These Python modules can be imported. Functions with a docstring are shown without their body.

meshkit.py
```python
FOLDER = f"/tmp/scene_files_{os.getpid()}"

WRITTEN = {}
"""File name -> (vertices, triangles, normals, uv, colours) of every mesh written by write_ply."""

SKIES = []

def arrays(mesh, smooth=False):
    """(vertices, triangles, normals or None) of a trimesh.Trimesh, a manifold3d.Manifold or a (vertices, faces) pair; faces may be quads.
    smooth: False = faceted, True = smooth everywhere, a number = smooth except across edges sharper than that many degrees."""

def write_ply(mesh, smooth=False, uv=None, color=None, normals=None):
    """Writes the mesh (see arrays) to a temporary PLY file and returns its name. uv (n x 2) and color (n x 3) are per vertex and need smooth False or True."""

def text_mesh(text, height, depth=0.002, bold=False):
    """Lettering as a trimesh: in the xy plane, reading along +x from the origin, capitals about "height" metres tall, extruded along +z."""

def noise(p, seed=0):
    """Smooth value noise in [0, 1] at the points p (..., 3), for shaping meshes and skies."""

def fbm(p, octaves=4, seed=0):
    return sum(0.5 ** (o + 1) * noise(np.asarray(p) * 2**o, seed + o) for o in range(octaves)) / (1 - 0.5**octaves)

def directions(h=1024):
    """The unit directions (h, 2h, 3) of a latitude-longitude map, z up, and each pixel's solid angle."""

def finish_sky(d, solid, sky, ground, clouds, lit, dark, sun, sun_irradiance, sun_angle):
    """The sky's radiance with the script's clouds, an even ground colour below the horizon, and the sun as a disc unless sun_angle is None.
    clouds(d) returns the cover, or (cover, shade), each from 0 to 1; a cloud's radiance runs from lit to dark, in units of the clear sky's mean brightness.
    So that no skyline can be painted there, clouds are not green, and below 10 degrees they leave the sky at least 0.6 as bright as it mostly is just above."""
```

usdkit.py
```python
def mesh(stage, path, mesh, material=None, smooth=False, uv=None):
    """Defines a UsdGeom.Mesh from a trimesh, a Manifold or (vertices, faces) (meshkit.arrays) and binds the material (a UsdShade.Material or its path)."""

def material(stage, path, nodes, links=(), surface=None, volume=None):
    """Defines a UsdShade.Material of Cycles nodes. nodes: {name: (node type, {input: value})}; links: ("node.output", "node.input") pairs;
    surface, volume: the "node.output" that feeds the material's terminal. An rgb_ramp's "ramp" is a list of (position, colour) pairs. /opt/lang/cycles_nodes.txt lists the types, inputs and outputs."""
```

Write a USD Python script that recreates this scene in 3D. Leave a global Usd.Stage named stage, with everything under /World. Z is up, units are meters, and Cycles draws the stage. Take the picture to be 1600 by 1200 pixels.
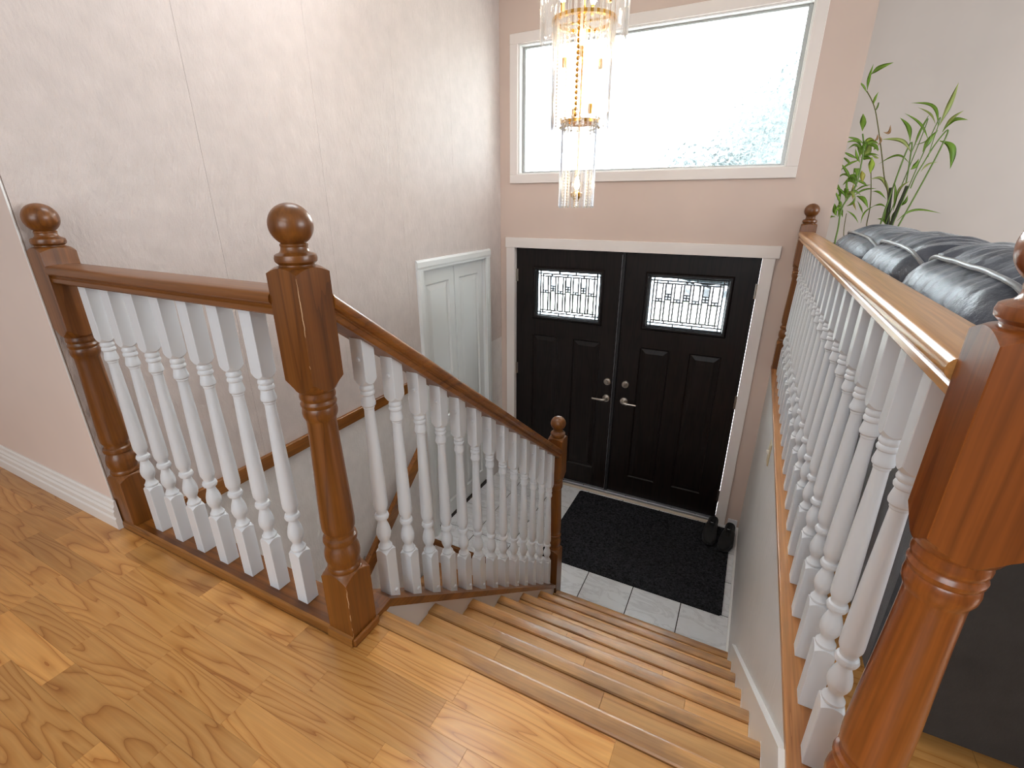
import math, random
import numpy as np, trimesh, usdkit, meshkit
import manifold3d as m3
from manifold3d import Manifold, CrossSection
from pxr import Usd, UsdGeom, UsdLux, UsdShade, Sdf, Gf, Vt

stage = Usd.Stage.CreateInMemory()
UsdGeom.SetStageUpAxis(stage, UsdGeom.Tokens.z)
UsdGeom.SetStageMetersPerUnit(stage, 1.0)
world = UsdGeom.Xform.Define(stage, '/World')
stage.SetDefaultPrim(world.GetPrim())
UsdGeom.Scope.Define(stage, '/World/Looks')
random.seed(11)
rng = np.random.default_rng(11)

# ---------------------------------------------------------------- camera, sky, large lights, exposure
cam = UsdGeom.Camera.Define(stage, '/World/Camera')
cam.CreateHorizontalApertureAttr(36.0)
cam.CreateVerticalApertureAttr(27.0)
cam.CreateFocalLengthAttr(16.578)
cam.CreateClippingRangeAttr(Gf.Vec2f(0.02, 200.0))
cam.CreateExposureAttr(0.0)
R_ = np.array([0.894042, 0.447982, -0.000053]); U_ = np.array([-0.159712, 0.31885, 0.934252]); F_ = np.array([-0.418545, 0.835252, -0.356614])
C_ = np.array([0.570176, -1.016648, 1.052198])
cam.AddTransformOp().Set(Gf.Matrix4d(*[float(a) for a in (*R_, 0, *U_, 0, *(-F_), 0, *C_, 1)]))

sky = UsdLux.DomeLight.Define(stage, '/World/Sky')
sky.CreateColorAttr(Gf.Vec3f(0.86, 0.94, 1.0))
sky.CreateIntensityAttr(12.0)


def rect_light(name, pos, aim, w, h, color, power):
    """power: radiance of the panel"""
    l = UsdLux.RectLight.Define(stage, '/World/' + name)
    l.CreateWidthAttr(w); l.CreateHeightAttr(h)
    l.CreateColorAttr(Gf.Vec3f(*color)); l.CreateIntensityAttr(power)
    z = -np.array(aim, float); z /= np.linalg.norm(z)
    up = np.array([0, 0, 1.0]) if abs(z[2]) < 0.9 else np.array([0, 1.0, 0])
    x = np.cross(up, z); x /= np.linalg.norm(x); y = np.cross(z, x)
    l.AddTransformOp().Set(Gf.Matrix4d(*[float(a) for a in (*x, 0, *y, 0, *z, 0, *pos, 1)]))


rect_light('LivingWindowLight', (4.85, 1.0, 1.35), (-1, 0, -0.05), 2.6, 1.5, (0.90, 0.95, 1.0), 9.0)      # living-room picture window
rect_light('HallCeilingLight', (0.6, -2.9, 2.40), (0, 0, -1), 1.2, 1.0, (1.0, 0.98, 0.95), 5.2)           # ceiling fixture behind the camera
rect_light('DiningWindowLight', (0.4, -3.9, 1.35), (0, 1, -0.05), 2.4, 1.4, (0.84, 0.92, 1.0), 5.0)       # added fill panel by the rear wall, for faces turned towards it
rect_light('EntryCeilingLight', (-0.72, 0.45, 2.41), (0, 0, -1), 0.5, 0.9, (0.94, 0.97, 1.0), 9.0)           # added overhead fill, stands in for window daylight on the stairs

rect_light('BasementHallLight', (-0.75, -0.9, -0.26), (0, 0.45, -1), 0.5, 0.5, (1.0, 0.97, 0.94), 7.0)           # unseen fill lamp added under the landing to lift the lower wall

# ---------------------------------------------------------------- stage helpers
used = {}


def numbered(parent, name):
    k = (parent, name)
    n = used.get(k, 0); used[k] = n + 1
    return name if n == 0 else '%s_%03d' % (name, n)


def tag(p, label=None, cat=None, group=None, kind=None):
    p = p.GetPrim() if hasattr(p, 'GetPrim') else p
    for k, v in (('label', label), ('category', cat), ('group', group), ('kind', kind)):
        if v: p.SetCustomDataByKey(k, v)
    return p


LOC = {}


def thing(name, label, cat, loc=(0, 0, 0), group=None, kind=None):
    path = '/World/' + numbered('/World', name)
    x = UsdGeom.Xform.Define(stage, path)
    x.AddTranslateOp().Set(Gf.Vec3d(*map(float, loc)))
    tag(x, label, cat, group, kind)
    LOC[path] = np.array(loc, float)
    return path


def obj(name, mesh, mat, parent, smooth=30, label=None, kind=None):
    """one Mesh prim; the mesh comes in world coordinates"""
    path = parent + '/' + numbered(parent, name)
    loc = LOC[parent]
    v, f = raw(mesh)
    usdkit.mesh(stage, path, (v - loc, f), MAT[mat], smooth=smooth)
    LOC[path] = loc
    tag(stage.GetPrimAtPath(path), label, kind=kind)
    return path


def raw(mesh):
    if isinstance(mesh, Manifold):
        m = mesh.to_mesh(); return np.array(m.vert_properties[:, :3], float), np.array(m.tri_verts, int)
    if isinstance(mesh, (tuple, list)):
        v, f = np.asarray(mesh[0], float), np.asarray(mesh[1], int)
        if f.shape[1] == 4: f = np.vstack([f[:, [0, 1, 2]], f[:, [0, 2, 3]]])
        return v, f
    return np.array(mesh.vertices, float), np.array(mesh.faces, int)


def join(*ms):
    vs, fs, n = [], [], 0
    for m in ms:
        v, f = raw(m); vs.append(v); fs.append(f + n); n += len(v)
    return np.vstack(vs), np.vstack(fs)


# ---------------------------------------------------------------- shape helpers
def box(x0, x1, y0, y1, z0, z1):
    return Manifold.cube([x1 - x0, y1 - y0, z1 - z0]).translate([x0, y0, z0])


def cbox(x0, x1, y0, y1, z0, z1, c=0.002):
    """box with chamfered edges"""
    c = min(c, (x1 - x0) / 2.2, (y1 - y0) / 2.2, (z1 - z0) / 2.2)
    p = []
    for x, sx in ((x0, 1), (x1, -1)):
        for y, sy in ((y0, 1), (y1, -1)):
            for z, sz in ((z0, 1), (z1, -1)):
                p += [(x + sx * c, y + sy * c, z), (x + sx * c, y, z + sz * c), (x, y + sy * c, z + sz * c)]
    return Manifold.hull_points(np.array(p))


def hull(p): return Manifold.hull_points(np.array(p, float))


def prism(poly, axis, a0, a1):
    """polygon in the two other axes, in order (x,y)/(x,z)/(y,z), run along axis from a0 to a1"""
    m = CrossSection([np.array(poly, float)], m3.FillRule.NonZero)
    if m.area() == 0: m = CrossSection([np.array(poly[::-1], float)], m3.FillRule.NonZero)
    e = m.extrude(a1 - a0)
    T = {'z': [[1, 0, 0, 0], [0, 1, 0, 0], [0, 0, 1, a0]], 'y': [[1, 0, 0, 0], [0, 0, -1, a1], [0, 1, 0, 0]], 'x': [[0, 0, 1, a0], [1, 0, 0, 0], [0, 1, 0, 0]]}[axis]
    return e.transform(np.array(T, float))


def sweep(poly, P, Q, U, V):
    """polygon (u,v) carried from P to Q, U and V its axes"""
    P, Q, U, V = (np.array(a, float) for a in (P, Q, U, V))
    if np.dot(np.cross(U, V), Q - P) < 0:
        poly = [(-a, b) for a, b in poly]; U = -U
    cs = CrossSection([np.array(poly, float)], m3.FillRule.NonZero)
    if cs.area() == 0: cs = CrossSection([np.array(poly[::-1], float)], m3.FillRule.NonZero)
    e = cs.extrude(1.0)
    D = Q - P
    T = np.stack([U, V, D, P], 1)
    return e.transform(T)


def lathe(profile, n=40):
    cs = CrossSection([np.array(profile, float)], m3.FillRule.NonZero)
    if cs.area() == 0: cs = CrossSection([np.array(profile[::-1], float)], m3.FillRule.NonZero)
    return Manifold.revolve(cs, n)


def tube(points, radii, sides=8):
    p = np.asarray(points, float)
    r = np.broadcast_to(radii, (len(p),)).astype(float)
    t = np.gradient(p, axis=0); t /= np.linalg.norm(t, axis=1, keepdims=True) + 1e-12
    ref = np.array([0, 0, 1.0]) if np.abs(t[:, 2]).mean() < 0.8 else np.array([1.0, 0, 0])
    a = np.cross(t, ref); a /= np.linalg.norm(a, axis=1, keepdims=True) + 1e-12
    b = np.cross(t, a); ang = np.arange(sides) * 2 * np.pi / sides
    v = p[:, None] + r[:, None, None] * (np.cos(ang)[None, :, None] * a[:, None] + np.sin(ang)[None, :, None] * b[:, None])
    n = len(p)
    f = []
    for i in range(n - 1):
        for j in range(sides):
            k = (j + 1) % sides
            f += [(i * sides + j, (i + 1) * sides + j, (i + 1) * sides + k), (i * sides + j, (i + 1) * sides + k, i * sides + k)]
    v = v.reshape(-1, 3); c0, c1 = len(v), len(v) + 1
    v = np.vstack([v, p[0], p[-1]])
    for j in range(sides):
        k = (j + 1) % sides
        f += [(c0, j, k), (c1, (n - 1) * sides + k, (n - 1) * sides + j)]
    m = trimesh.Trimesh(v, np.array(f), process=False)
    if m.volume < 0: m.invert()
    return m.vertices, m.faces


def spline(pts, n=16):
    from scipy.interpolate import CubicSpline
    p = np.array(pts, float); s = np.r_[0, np.cumsum(np.linalg.norm(np.diff(p, axis=0), axis=1))]
    k = min(3, len(p) - 1)
    if len(p) < 3: return p[0] + (p[-1] - p[0]) * np.linspace(0, 1, n)[:, None]
    return CubicSpline(s, p, bc_type='natural')(np.linspace(0, s[-1], n))


def cyl(p, q, r, n=24):
    return tube(np.linspace(p, q, 2), r, n)


def grid_mesh(P):
    """P (n, m, 3) -> open sheet"""
    n, m = P.shape[:2]
    i, j = np.meshgrid(np.arange(n - 1), np.arange(m - 1), indexing='ij')
    a = (i * m + j).ravel()
    q = np.stack([a, a + m, a + m + 1, a + 1], 1)
    return P.reshape(-1, 3), q


# ---------------------------------------------------------------- materials
MAT = {}


def mk(name, nodes, links, surface='p.BSDF'):
    MAT[name] = usdkit.material(stage, '/World/Looks/' + name, nodes, links, surface=surface)


def paint(name, rgb, rough=0.55, bump=0.12, scale=(60, 60, 60), mottle=0.04, dist=0.002, spec=0.4, ms=1.7):
    r = np.array(rgb)
    mk(name, {'tc': ('texture_coordinate', {}), 'mp': ('mapping', {'scale': scale}),
              'n': ('noise_texture', {'scale': 1.0, 'detail': 4.0, 'roughness': 0.6}),
              'n2': ('noise_texture', {'scale': ms, 'detail': 3.0 if ms < 3 else 6.0}),
              'rp': ('rgb_ramp', {'ramp': [(0.3, tuple(r * (1 - mottle))), (0.7, tuple(np.minimum(r * (1 + mottle), 1)))]}),
              'b': ('bump', {'strength': bump, 'distance': dist}),
              'p': ('principled_bsdf', {'roughness': rough, 'specular_ior_level': spec})},
       [('tc.object', 'mp.vector'), ('mp.vector', 'n.vector'), ('tc.object', 'n2.vector'), ('n2.fac', 'rp.fac'), ('rp.color', 'p.base_color'),
        ('n.fac', 'b.height'), ('b.normal', 'p.normal')])


def plain(name, rgb, rough=0.5, metal=0.0, **kw):
    mk(name, {'p': ('principled_bsdf', {'base_color': rgb, 'roughness': rough, 'metallic': metal, **kw})}, [])


def wood(name, dark, mid, light, axis='x', freq=5.0, along=1.3, across=11.0, rough=0.38, coat=0.3, tone=0.12, fiber=0.25, spec=0.5, worn=None, bump=0.05):
    """contour-line grain running along axis; object_info.random shifts grain and tone between pieces"""
    sc = {'x': (along, across, across), 'y': (across, along, across), 'z': (across, across, along)}[axis]
    fs = {'x': (4.0, 160.0, 160.0), 'y': (160.0, 4.0, 160.0), 'z': (160.0, 160.0, 4.0)}[axis]
    d, m, l = (np.array(a) for a in (dark, mid, light))
    nodes = {'tc': ('texture_coordinate', {}), 'oi': ('object_info', {}), 'geo': ('geometry', {}),
             'off': ('combine_xyz', {}), 'o1': ('math', {'math_type': 'multiply', 'value2': 37.0}), 'o2': ('math', {'math_type': 'multiply', 'value2': 91.0}),
             'mp': ('mapping', {'scale': sc}), 'mf': ('mapping', {'scale': fs}),
             'n': ('noise_texture', {'scale': 1.0, 'detail': 2.5, 'roughness': 0.45, 'distortion': 0.35}),
             'mu': ('math', {'math_type': 'multiply', 'value2': freq}), 'fr': ('math', {'math_type': 'fraction'}),
             'rp': ('rgb_ramp', {'ramp': [(0.0, tuple(d)), (0.045, tuple(d * .5 + m * .5)), (0.16, tuple(m)), (0.6, tuple(l)), (0.9, tuple(m * .4 + l * .6)), (1.0, tuple(m * .8 + d * .2))]}),
             'nf': ('noise_texture', {'scale': 1.0, 'detail': 2.0}),
             'fr2': ('map_range', {'from_min': 0.3, 'from_max': 0.7, 'to_min': 1 - fiber, 'to_max': 1 + fiber * 0.3}),
             'mx': ('mix_color', {'blend_type': 'multiply', 'fac': 1.0, 'use_clamp': False}),
             'tn': ('map_range', {'from_min': 0.0, 'from_max': 1.0, 'to_min': 1 - tone, 'to_max': 1 + tone}),
             'mt': ('mix_color', {'blend_type': 'multiply', 'fac': 1.0, 'use_clamp': False}),
             'b': ('bump', {'strength': bump, 'distance': 0.001}),
             'p': ('principled_bsdf', {'roughness': rough, 'coat_weight': coat, 'coat_roughness': 0.18, 'specular_ior_level': spec})}
    links = [('oi.random', 'o1.value1'), ('oi.random', 'o2.value1'), ('o1.value', 'off.x'), ('o2.value', 'off.y'), ('off.vector', 'mp.location'),
             ('tc.object', 'mp.vector'), ('tc.object', 'mf.vector'), ('mp.vector', 'n.vector'), ('n.fac', 'mu.value1'), ('mu.value', 'fr.value1'), ('fr.value', 'rp.fac'),
             ('mf.vector', 'nf.vector'), ('nf.fac', 'fr2.value'), ('rp.color', 'mx.a'), ('fr2.result', 'mx.b'),
             ('oi.random', 'tn.value'), ('mx.result', 'mt.a'), ('tn.result', 'mt.b'), ('nf.fac', 'b.height'), ('b.normal', 'p.normal')]
    last = 'mt.result'
    if worn:
        nodes.update({'wm': ('mapping', {'scale': worn[1]}), 'wn': ('noise_texture', {'scale': 1.0, 'detail': 3.0, 'roughness': 0.6}),
                      'wr': ('map_range', {'from_min': 0.40, 'from_max': 0.62, 'to_min': 0.0, 'to_max': worn[2], 'clamp': True}),
                      'wx': ('mix_color', {'b': worn[0]})})
        links += [('tc.object', 'wm.vector'), ('wm.vector', 'wn.vector'), ('wn.fac', 'wr.value'), ('wr.result', 'wx.fac'), (last, 'wx.a')]
        last = 'wx.result'
    links.append((last, 'p.base_color'))
    mk(name, nodes, links)


def s(r, g, b):
    """sRGB 0-255 to linear"""
    c = np.array([r, g, b]) / 255.0
    return tuple(np.where(c <= 0.04045, c / 12.92, ((c + 0.055) / 1.055) ** 2.4))


paint('pink_paint', s(234, 216, 206), 0.5, 0.08, (90, 90, 90))
paint('entry_paint', s(214, 192, 179), 0.5, 0.10, (70, 70, 90))
paint('living_paint', s(216, 205, 197), 0.55, 0.05)
paint('ceiling_paint', s(245, 243, 238), 0.7, 0.15)
paint('white_trim', s(240, 238, 235), 0.35, 0.03, mottle=0.02)
paint('door_casing', s(236, 226, 220), 0.4, 0.03, mottle=0.02)
paint('closet_paint', s(226, 227, 226), 0.4, 0.03, mottle=0.01)
paint('baluster_paint', s(225, 228, 232), 0.33, 0.06, (30, 30, 6), mottle=0.025, dist=0.001)
paint('wallpaper', s(206, 193, 187), 0.42, 0.6, (45, 45, 20), mottle=0.045, dist=0.009, spec=0.45, ms=14.0)
paint('wallpaper_low', s(226, 220, 216), 0.42, 0.6, (45, 45, 20), mottle=0.045, dist=0.009, ms=14.0)
paint('wallpaper_streak', s(224, 220, 217), 0.42, 0.6, (40, 40, 7), mottle=0.07, dist=0.006)
paint('stringer_paint', s(228, 220, 215), 0.45, 0.05)
STAIN = (s(92, 49, 9), s(114, 65, 17), s(131, 78, 26))
wood('stained_wood', *STAIN, axis='z', freq=2.5, along=0.9, across=14, rough=0.36, coat=0.25, tone=0.06)
wood('stained_rail_x', *STAIN, axis='x', freq=2.5, along=0.9, across=14, rough=0.36, coat=0.25, tone=0.04)
wood('stained_rail_y', s(104, 56, 14), s(130, 76, 24), s(147, 90, 33), axis='y', freq=2.5, along=0.9, across=14, rough=0.36, coat=0.25, tone=0.04)
wood('oak_rail', s(170, 112, 56), s(190, 132, 70), s(201, 146, 83), axis='y', freq=2.5, along=0.8, across=14, rough=0.30, coat=0.5, tone=0.03)
wood('red_newel', s(112, 52, 14), s(130, 67, 22), s(142, 77, 28), axis='z', freq=2.0, along=0.8, across=9, rough=0.28, coat=0.5, tone=0.05)
wood('oak_shoe', s(146, 88, 42), s(182, 120, 66), s(196, 136, 80), axis='y', freq=3.0, along=1.4, across=18, rough=0.4, coat=0.3, tone=0.05)
wood('floor_laminate', s(160, 98, 40), s(194, 136, 70), s(207, 152, 86), axis='x', freq=13.0, along=1.15, across=11.0, rough=0.30, coat=0.25, tone=0.19, fiber=0.10)
wood('tread_laminate', s(180, 120, 60), s(210, 153, 88), s(222, 169, 106), axis='x', freq=5.0, along=0.9, across=10, rough=0.33, coat=0.2, tone=0.13, fiber=0.12)
wood('nosing_wood', s(166, 110, 56), s(192, 136, 74), s(204, 150, 88), axis='x', freq=2.5, along=1.2, across=16, rough=0.34, coat=0.25, tone=0.08, worn=(s(104, 74, 56), (5.0, 12.0, 12.0), 0.5))
wood('edge_trim', s(90, 52, 18), s(138, 88, 36), s(152, 100, 44), axis='x', freq=3.0, along=1.5, across=30, rough=0.4, coat=0.2, tone=0.02)
wood('door_wood', s(10, 6, 5), s(19, 12, 10), s(26, 17, 14), axis='z', freq=6.0, along=1.2, across=14, rough=0.42, coat=0.0, spec=0.28, tone=0.02, fiber=0.35, bump=0.2)
wood('step_wood', s(110, 70, 36), s(170, 116, 66), s(186, 132, 80), axis='x', freq=3.0, along=1.4, across=14, rough=0.45, coat=0.1)
plain('satin_nickel', s(190, 182, 172), 0.28, 1.0)
plain('threshold_alloy', s(150, 152, 156), 0.4, 0.6)
plain('window_alloy', s(170, 170, 168), 0.38, 0.5)
plain('black_rubber', s(22, 22, 24), 0.6)
plain('lead_came', s(38, 38, 40), 0.5, 0.3)
plain('grout', s(62, 58, 56), 0.85)
plain('brass', s(214, 160, 70), 0.22, 1.0)
plain('switch_beige', s(200, 182, 150), 0.45)
plain('switch_toggle', s(240, 236, 226), 0.4)
plain('sill_cream', s(206, 190, 170), 0.5)
plain('sneaker_sole', s(40, 40, 42), 0.6)
plain('sneaker_tag', s(200, 200, 200), 0.6)
plain('bare_wood', s(196, 160, 122), 0.6)
plain('soil', s(50, 38, 28), 0.9)
plain('planter', s(52, 50, 50), 0.4)
plain('asphalt', s(158, 158, 152), 0.9)
mk('tile_glaze', {'tc': ('texture_coordinate', {}), 'oi': ('object_info', {}), 'o1': ('math', {'math_type': 'multiply', 'value2': 50.0}), 'off': ('combine_xyz', {}),
                  'mp': ('mapping', {'rotation': (0, 0, 0.7), 'scale': (3.2, 9.0, 1.0)}), 'n': ('noise_texture', {'scale': 1.0, 'detail': 5.0, 'roughness': 0.62, 'distortion': 1.2}),
                  'rp': ('rgb_ramp', {'ramp': [(0.0, s(232, 232, 234)), (0.44, s(229, 229, 231)), (0.5, s(212, 211, 213)), (0.55, s(228, 228, 230)), (1.0, s(214, 212, 214))]}),
                  'p': ('principled_bsdf', {'roughness': 0.22})},
   [('oi.random', 'o1.value1'), ('o1.value', 'off.x'), ('o1.value', 'off.y'), ('off.vector', 'mp.location'), ('tc.object', 'mp.vector'), ('mp.vector', 'n.vector'), ('n.fac', 'rp.fac'), ('rp.color', 'p.base_color')])
mk('mat_pile', {'tc': ('texture_coordinate', {}), 'n': ('noise_texture', {'scale': 70.0, 'detail': 3.0, 'roughness': 0.8}), 'v': ('noise_texture', {'scale': 60.0, 'detail': 3.0}),
                'rp': ('rgb_ramp', {'ramp': [(0.35, s(15, 15, 17)), (0.72, s(60, 61, 65))]}), 'b': ('bump', {'strength': 0.9, 'distance': 0.004}),
                'p': ('principled_bsdf', {'roughness': 0.95, 'specular_ior_level': 0.1})},
   [('tc.object', 'n.vector'), ('tc.object', 'v.vector'), ('n.fac', 'rp.fac'), ('rp.color', 'p.base_color'), ('v.fac', 'b.height'), ('b.normal', 'p.normal')])


def fabric(name, a, b, scale, rough, sheen=0.2, bump=0.3):
    mk(name, {'tc': ('texture_coordinate', {}), 'n': ('noise_texture', {'scale': scale, 'detail': 4.0, 'roughness': 0.65}), 'n2': ('noise_texture', {'scale': 14.0, 'detail': 4.0, 'roughness': 0.6}),
              'rp': ('rgb_ramp', {'ramp': [(0.3, a), (0.7, b)]}), 'b': ('bump', {'strength': bump, 'distance': 0.002}),
              'p': ('principled_bsdf', {'roughness': rough, 'sheen_weight': sheen, 'sheen_roughness': 0.4, 'specular_ior_level': 0.6})},
       [('tc.object', 'n.vector'), ('tc.object', 'n2.vector'), ('n2.fac', 'rp.fac'), ('rp.color', 'p.base_color'), ('n.fac', 'b.height'), ('b.normal', 'p.normal')])


fabric('sofa_microfibre', s(44, 49, 60), s(76, 83, 97), 70.0, 0.50, 0.35, 0.8)
fabric('sofa_piping', s(112, 114, 118), s(130, 132, 136), 150.0, 0.4, 0.3)
fabric('sofa_back_cloth', s(58, 59, 62), s(76, 78, 82), 200.0, 0.7, 0.2)
fabric('sofa_end_shaded', s(34, 31, 29), s(44, 41, 39), 160.0, 0.7, 0.1)  # near-black colour holds the shade of the end turned from the window
fabric('sneaker_knit', s(14, 14, 15), s(24, 24, 26), 300.0, 0.85, 0.1)


def leafmat(name, a, b):
    mk(name, {'tc': ('texture_coordinate', {}), 'n': ('noise_texture', {'scale': 9.0, 'detail': 2.0}), 'rp': ('rgb_ramp', {'ramp': [(0.3, a), (0.7, b)]}),
              'p': ('principled_bsdf', {'roughness': 0.4}), 't': ('translucent_bsdf', {}), 'm': ('mix_closure', {'fac': 0.35})},
       [('tc.object', 'n.vector'), ('n.fac', 'rp.fac'), ('rp.color', 'p.base_color'), ('rp.color', 't.color'), ('p.BSDF', 'm.closure1'), ('t.BSDF', 'm.closure2')], 'm.closure')


leafmat('leaf_green', s(122, 164, 50), s(160, 196, 80))
leafmat('leaf_lime', s(176, 204, 74), s(200, 218, 98))
leafmat('leaf_pale', s(170, 188, 96), s(196, 206, 126))
leafmat('leaf_yellow', s(202, 196, 88), s(220, 208, 110))
leafmat('leaf_dry', s(196, 150, 100), s(214, 176, 128))
leafmat('hedge_leaf', s(30, 38, 38), s(46, 56, 55))
plain('stalk_green', s(108, 138, 60), 0.4)
plain('stalk_dark', s(52, 62, 34), 0.45)
plain('stalk_tan', s(112, 110, 60), 0.5)
mk('lawn_grass', {'tc': ('texture_coordinate', {}), 'n': ('noise_texture', {'scale': 3.0, 'detail': 5.0}), 'rp': ('rgb_ramp', {'ramp': [(0.3, s(92, 118, 70)), (0.7, s(128, 150, 96))]}), 'p': ('principled_bsdf', {'roughness': 0.9})},
   [('tc.object', 'n.vector'), ('n.fac', 'rp.fac'), ('rp.color', 'p.base_color')])
# glass: panes let daylight straight through in part, and bend what is seen through them in part
mk('hammered_glass', {'tc': ('texture_coordinate', {}), 'v': ('voronoi_texture', {'scale': 32.0, 'feature': 'smooth_f1', 'smoothness': 0.5}), 'b': ('bump', {'strength': 1.0, 'distance': 0.0045}),
                      't': ('transparent_bsdf', {'color': (0.96, 0.98, 0.98)}), 'g': ('refraction_bsdf', {'color': (0.97, 0.99, 0.99), 'IOR': 1.45, 'roughness': 0.02}),
                      'gl': ('glossy_bsdf', {'color': (0.9, 0.9, 0.9), 'roughness': 0.08}), 'm': ('mix_closure', {'fac': 0.85}), 'm2': ('mix_closure', {'fac': 0.06})},
   [('tc.object', 'v.vector'), ('v.distance', 'b.height'), ('b.normal', 'g.normal'), ('b.normal', 'gl.normal'), ('t.BSDF', 'm.closure1'), ('g.BSDF', 'm.closure2'), ('m.closure', 'm2.closure1'), ('gl.BSDF', 'm2.closure2')], 'm2.closure')


def pane(name, tint, rough=0.15):
    mk(name, {'t': ('transparent_bsdf', {'color': tint}), 'gl': ('glossy_bsdf', {'color': (0.9, 0.9, 0.9), 'roughness': rough}), 'm': ('mix_closure', {'fac': 0.05})},
       [('t.BSDF', 'm.closure1'), ('gl.BSDF', 'm.closure2')], 'm.closure')


pane('clear_glass', (0.96, 0.97, 0.97))
pane('bevel_glass', (0.58, 0.62, 0.65))
pane('seedy_glass', (0.56, 0.58, 0.61))
pane('meadow_glass', (0.54, 0.56, 0.52))
mk('crystal', {'lw': ('layer_weight', {'blend': 0.5}), 'pw': ('math', {'math_type': 'power', 'value2': 2.2}), 'mu': ('math', {'math_type': 'multiply_add', 'value2': 0.55, 'value3': 0.06}),
               't': ('transparent_bsdf', {'color': (0.95, 0.96, 0.98)}), 'd': ('translucent_bsdf', {'color': (0.95, 0.97, 1.0)}), 'gl': ('glossy_bsdf', {'color': (1, 1, 1), 'roughness': 0.06}), 'm': ('mix_closure', {'fac': 0.07}), 'm2': ('mix_closure', {})},
   [('lw.facing', 'pw.value1'), ('pw.value', 'mu.value1'), ('mu.value', 'm2.fac'), ('t.BSDF', 'm.closure1'), ('d.BSDF', 'm.closure2'), ('m.closure', 'm2.closure1'), ('gl.BSDF', 'm2.closure2')], 'm2.closure')
mk('bead_crystal', {'t': ('transparent_bsdf', {'color': (0.90, 0.86, 0.78)}), 'd': ('translucent_bsdf', {'color': (0.9, 0.85, 0.75)}), 'gl': ('glossy_bsdf', {'color': (1, 0.97, 0.9), 'roughness': 0.05}), 'm': ('mix_closure', {'fac': 0.10}), 'm2': ('mix_closure', {'fac': 0.30})},
   [('t.BSDF', 'm.closure1'), ('d.BSDF', 'm.closure2'), ('m.closure', 'm2.closure1'), ('gl.BSDF', 'm2.closure2')], 'm2.closure')
mk('lamp_glow', {'e': ('emission', {'color': (1.0, 0.78, 0.48), 'strength': 75.0})}, [], 'e.emission')

# ================================================================ THE SETTING
ZF = -1.335          # foyer floor
YF = 2.524           # inner face of the front wall
ZC = 2.44            # ceiling
Y0, RUN, RISE = -0.2805, 0.2315, 0.1906
SX0, SX1 = -0.197, 0.7725
P0 = np.array([-1.262, -0.405, 0.0]); D_ = np.array([-0.01468, 0.99989, 0.0]); N_ = np.array([0.99989, 0.01468, 0.0])


def lw(mesh):
    """local (out of the wall, along it, up) -> the left wall, which runs a little askew"""
    v, f = raw(mesh)
    return P0 + v[:, :1] * N_ + v[:, 1:2] * D_ + v[:, 2:3] * np.array([0, 0, 1.0]), f


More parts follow.
